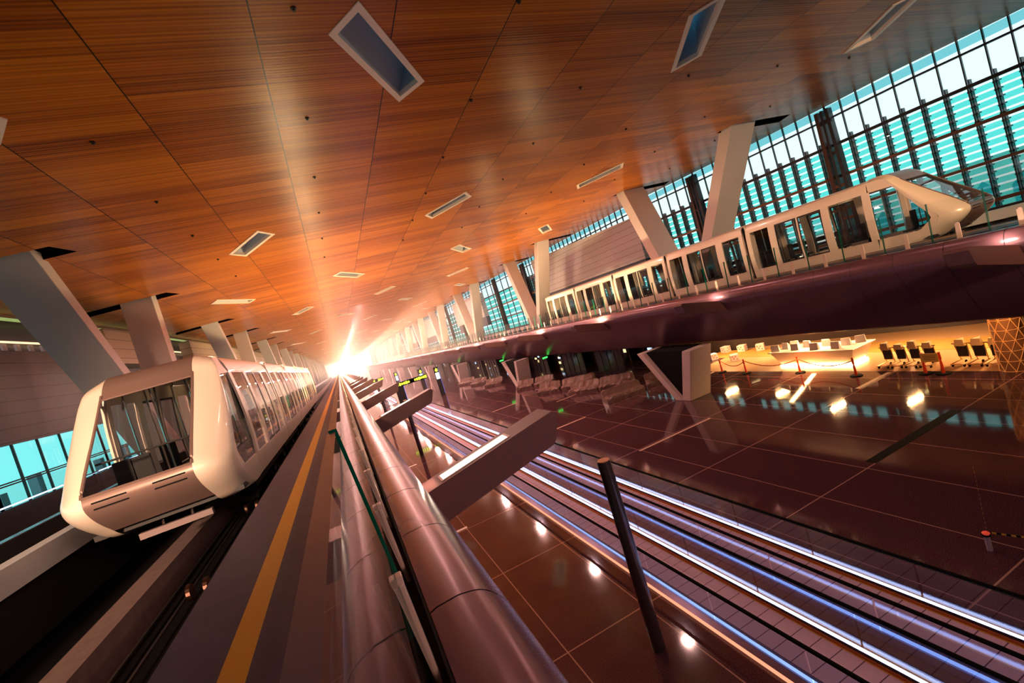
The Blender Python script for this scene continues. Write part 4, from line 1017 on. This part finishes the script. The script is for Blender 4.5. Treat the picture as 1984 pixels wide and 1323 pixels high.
# ceiling lamps of the lower level (their glints show on the polished floor)
for i, (x, y, l) in enumerate(((28.9, 30.1, 1.6), (31.5, 29.9, 1.0), (32.3, 34.5, 0.8), (29.2, 25.6, 1.2), (31.7, 25.6, 0.6), (29.0, 16.96, 1.2), (30.6, 17.1, 0.8), (28.6, 40, 1.0))):
    t = thing('ceiling_lamp', 'bright linear lamp under the slab over the lit lower area', 'light', (x, y, -5.26), 'linear lamps under the slab')
    b = MB(); b.box(-l/2, l/2, -0.09, 0.09, -0.05, 0.0); b.build('lamp_body', M_DARK, t)
    b = MB(); b.box(-l/2+0.03, l/2-0.03, -0.07, 0.07, -0.056, -0.05); b.build('diffuser', emis('lamp_diffuser', (1.0, 0.72, 0.30), 7), t)

# dark shop fronts with lit panels along the lower right wall
k = 0
for y0 in range(34, 176, 9):
    x = min(xr(y0), xr(y0+7))-0.25
    t = thing('shop_front', 'dark shop front with mullions and small lit panels under the right guideway', 'shop front', (x, y0, FZ+0.004), 'shop fronts of the lower level')
    b = MB(); b.box(0.0, 0.08, 0, 7.4, 0, 2.9); b.build('front_glass', mat('dark_glass', (0.02, 0.02, 0.025), 0.08), t)
    b = MB()
    for j in range(6): b.box(-0.06, 0, j*1.48-0.03, j*1.48+0.03, 0, 2.9)
    b.box(-0.06, 0, 0, 7.4, 2.2, 2.26); b.build('mullion', M_MULLC, t)
    rr = random.Random(y0)
    for j in range(3):
        yy = rr.uniform(0.3, 6.6); zz = rr.uniform(0.2, 2.3)
        q = MB(); q.box(-0.03, -0.012, yy, yy+rr.uniform(0.3, 0.8), zz, zz+rr.uniform(0.15, 0.5)); q.build('lit_panel', emis('lit_panel%d' % (j % 2), (1.0, 0.75, 0.35) if j % 2 == 0 else (0.5, 0.7, 1.0), 1.6), t)

# bollard with striped tape on the dark floor
t = thing('cordon_bollard', 'low grey bollard with a red top on the dark floor, right edge', 'bollard', (12.1, 6.38, FZ+0.004))
b = MB(); b.tube([(0, 0, 0), (0, 0, 0.36)], 0.055, 14); b.build('body', mat('bollard_grey', (0.45, 0.32, 0.33), 0.5), t)
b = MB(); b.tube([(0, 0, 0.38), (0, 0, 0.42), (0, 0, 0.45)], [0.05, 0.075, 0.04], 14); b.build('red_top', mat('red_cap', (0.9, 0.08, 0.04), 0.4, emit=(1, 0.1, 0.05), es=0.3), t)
b = MB(); b.tube([(0, 0, 0.36), (0, 0, 0.385)], 0.085, 14); b.build('collar', M_BLACK, t)
def tape(p0, p1, sag, label):
    b = MB(); n_ = 28; pts = [(p0[0]+(p1[0]-p0[0])*i/n_, p0[1]+(p1[1]-p0[1])*i/n_, p0[2]+(p1[2]-p0[2])*i/n_-sag*(1-(2*i/n_-1)**2)) for i in range(n_+1)]
    for i in range(n_):
        b.mi = i % 2; a, c = pts[i], pts[i+1]; b.hexa([(a[0], a[1], a[2]-0.02), (c[0], c[1], c[2]-0.02), (c[0]+0.004, c[1]+0.004, c[2]-0.02), (a[0]+0.004, a[1]+0.004, a[2]-0.02)], [(a[0], a[1], a[2]+0.02), (c[0], c[1], c[2]+0.02), (c[0]+0.004, c[1]+0.004, c[2]+0.02), (a[0]+0.004, a[1]+0.004, a[2]+0.02)])
    o = b.build('striped_tape', [M_BLACK, mat('tape_yellow', (0.80, 0.48, 0.03), 0.5)]); tag(o, label, 'tape', 'black and yellow tapes')
tape((12.15, 6.38, FZ+0.42), (14.6, 7.6, FZ+0.75), 0.04, 'black and yellow tape rising right from the red topped bollard')
tape((12.15, 6.38, FZ+0.42), (12.9, 4.4, FZ+0.45), 0.05, 'black and yellow tape running to the right edge from the red topped bollard')

# hanging signs with yellow lettering blocks, info totems
M_YG = emis('yellow_sign_glow', (0.80, 1.0, 0.04), 3.0); M_WG = emis('white_screen', (0.75, 0.9, 1.0), 3.5); M_GG = emis('green_exit_glow', (0.05, 1.0, 0.1), 2.5)
def sign(x0, x1, y, z0, z1, label):
    t = thing('hanging_sign', label, 'sign', ((x0+x1)/2, y, z1), 'hanging signs with yellow lettering'); W = x1-x0; H = z1-z0
    b = MB(); b.box(-W/2, W/2, 0, 0.2, -H, 0); b.build('panel', M_BLACK, t)
    k = int(W/0.27); 
    for i in range(k):
        u = (i+0.5)/k
        if 0.46 < u < 0.60: continue
        hh = H*(0.42+0.22*((i*7) % 3)/2); wd = W/k*0.36
        b = MB(); xc = -W/2+W*u
        b.box(xc-wd, xc+wd, -0.02, -0.002, -H/2-hh/2, -H/2+hh/2); b.build('letter_block', M_YG, t)
    for xx in (-W*0.4, W*0.4):
        b = MB(); b.tube([(xx, 0.1, 0), (xx, 0.1, 1.2)], 0.03, 6); b.build('hanger', M_DARK, t)
sign(5.75, 9.95, 60, -4.0, -3.45, 'long black sign with yellow characters over the end of the moving walkways')
sign(4.5, 7.5, 95, -4.0, -3.4, 'smaller black sign with yellow characters far down the hall')
def totem(x, y, label):
    t = thing('info_totem', label, 'totem', (x, y, FZ), 'black information totems')
    b = MB(); b.box(-0.35, 0.35, 0, 0.25, 0, 4.6); b.build('body', M_BLACK, t, bevel=0.02)
    b = MB(); b.box(-0.28, 0.28, -0.015, -0.002, 2.7, 3.7); b.build('screen', M_WG, t)
    b = MB(); b.poly([(0.0, -0.012, 4.45), (-0.22, -0.012, 4.1), (-0.05, -0.012, 3.85), (0.24, -0.012, 3.95), (0.18, -0.012, 4.3)]); b.build('yellow_symbol', M_YG, t)
    b = MB(); b.box(0.36, 0.39, 0.05, 0.2, 0.3, 4.4); b.build('blue_edge', emis('blue_edge', (0.15, 0.25, 1.0), 1.5), t)
totem(13.6, 72, 'black information totem with a white screen and yellow symbol, right one'); totem(12.9, 83, 'black information totem with a white screen and yellow symbol, middle one'); totem(11.0, 105, 'black information totem with a white screen and yellow symbol, far left one')
t = thing('dark_kiosk', 'tall dark kiosk panel behind the second light beam at the walkway end', 'kiosk', (7.3, 69.8, FZ)); b = MB(); b.box(-0.6, 0.6, 0, 0.4, 0, 3.6); b.build('panel', M_BLACK, t, bevel=0.02)
b = MB(); b.box(0.61, 0.65, 0.05, 0.35, 0.2, 3.8); b.build('blue_edge', emis('blue_edge', (0.15, 0.25, 1.0), 1.5), t)
for i, (x, y) in enumerate(((20.9, 47), (21, 62), (20.8, 88), (20.8, 118))):
    b = MB(); b.box(-0.3, 0.3, 0, 0.08, -0.16, 0); o = b.build('exit_light', M_GG); o.location = (x, y, -5.02); tag(o, 'small green light under the right guideway', 'light', 'green lights under the guideway')

# ------------------------------------------------------------------ two people at the end of the walkway
def person(x, y, vest, label, stride, rz):
    t = thing('person', label, 'person', (x, y, FZ+0.004), None); t.rotation_euler = (0, 0, rz)
    J = {'pel': (0, 0, 0.93), 'che': (0, 0.02, 1.28), 'nec': (0, 0.02, 1.48), 'hea': (0, 0.0, 1.62), 'top': (0, 0, 1.74),
         'hl': (-0.09, 0, 0.88), 'kl': (-0.10, -stride*0.6, 0.48), 'al': (-0.10, -stride*0.5+0.05, 0.07), 'tl': (-0.10, -stride*0.5-0.13, 0.03),
         'hr': (0.09, 0, 0.88), 'kr': (0.10, stride*0.2, 0.48), 'ar': (0.10, stride, 0.09), 'tr': (0.10, stride-0.14, 0.03),
         'sl': (-0.19, 0.02, 1.42), 'el': (-0.25, 0.06, 1.14), 'wl': (-0.23, -0.08, 0.90), 'fl': (-0.23, -0.10, 0.80),
         'sr': (0.19, 0.02, 1.42), 'er': (0.25, -0.02, 1.14), 'wr': (0.24, -0.2, 0.95), 'fr': (0.24, -0.25, 0.87)}
    Rr = {'pel': 0.14, 'che': 0.155, 'nec': 0.055, 'hea': 0.10, 'top': 0.07, 'hl': 0.09, 'kl': 0.06, 'al': 0.045, 'tl': 0.035, 'hr': 0.09, 'kr': 0.06, 'ar': 0.045, 'tr': 0.035, 'sl': 0.06, 'el': 0.045, 'wl': 0.033, 'fl': 0.03, 'sr': 0.06, 'er': 0.045, 'wr': 0.033, 'fr': 0.03}
    Ed = [('pel', 'che'), ('che', 'nec'), ('nec', 'hea'), ('hea', 'top'), ('pel', 'hl'), ('hl', 'kl'), ('kl', 'al'), ('al', 'tl'), ('pel', 'hr'), ('hr', 'kr'), ('kr', 'ar'), ('ar', 'tr'), ('che', 'sl'), ('sl', 'el'), ('el', 'wl'), ('wl', 'fl'), ('che', 'sr'), ('sr', 'er'), ('er', 'wr'), ('wr', 'fr')]
    def skin(keys, name, m, grow=1.0):
        me = bpy.data.meshes.new(name); ks = list(keys); me.from_pydata([J[k] for k in ks], [(ks.index(a), ks.index(c)) for a, c in Ed if a in ks and c in ks], [])
        o = bpy.data.objects.new(name, me); COL.objects.link(o); o.parent = t
        md = o.modifiers.new('skin', 'SKIN'); sv = me.skin_vertices[0].data
        for i, k in enumerate(ks): sv[i].radius = (Rr[k]*grow, Rr[k]*grow*(0.75 if k in ('pel', 'che') else 1)); sv[i].use_root = (i == 0)
        s2 = o.modifiers.new('sub', 'SUBSURF'); s2.levels = 1; s2.render_levels = 1; me.materials.append(m); return o
    skin(J.keys(), 'body', mat('skin_tone', (0.35, 0.18, 0.11), 0.6))
    skin(['pel', 'che', 'sl', 'sr', 'el', 'er'], 'vest', vest, 1.12)
    skin(['pel', 'hl', 'kl', 'al', 'hr', 'kr', 'ar'], 'trousers', mat('navy_trousers', (0.03, 0.03, 0.09), 0.8), 1.12)
    b = MB(); b.tube([(0, 0.01, 1.60), (0, 0.01, 1.70), (0, 0.0, 1.77)], [0.10, 0.105, 0.05], 12); b.build('hair', M_BLACK, t, smooth=True)
person(5.2, 84.5, mat('yellow_vest', (0.75, 0.62, 0.05), 0.6), 'person in a yellow vest and dark trousers walking beside the walkway end', 0.25, 0.3)
person(6.0, 88.5, mat('dark_jacket', (0.05, 0.04, 0.05), 0.7), 'person in dark clothes walking behind the one in the yellow vest', 0.2, -0.4)

# warm haze hanging in the far half of the hall
hz = bpy.data.materials.new('warm_haze'); hz.use_nodes = True; t_ = hz.node_tree; t_.nodes.clear()
o_ = t_.nodes.new('ShaderNodeOutputMaterial'); v_ = t_.nodes.new('ShaderNodeVolumeScatter'); v_.inputs['Color'].default_value = (1.0, 0.86, 0.76, 1); v_.inputs['Density'].default_value = 0.0045; v_.inputs['Anisotropy'].default_value = 0.3
t_.links.new(v_.outputs[0], o_.inputs['Volume'])
b = MB(); b.box(-10.9, 24.2, 60, YE-0.5, FZ+0.05, CZ-0.05); o = b.build('haze', hz); tag(o, 'warm pale haze filling the far end of the hall around the vanishing point', 'haze', None, 'stuff')
# posts outside the low left windows
for i in range(9):
    y = 19+i*4.2; t = thing('outdoor_post', 'grey outdoor post standing behind the low teal windows on the left', 'post', (-19.5-0.3*(i % 2), y, FZ-0.6), 'outdoor posts behind the left windows')
    b = MB(); b.box(-0.25, 0.25, -0.3, 0.3, 0, 7.2+0.5*(i % 3)); b.build('shaft', mat('outdoor_grey', (0.30, 0.22, 0.26), 0.6), t)
    b = MB(); b.box(-0.1, 0.1, -1.6, 1.6, 6.2, 6.35); b.build('crossbar', M_MULL, t)
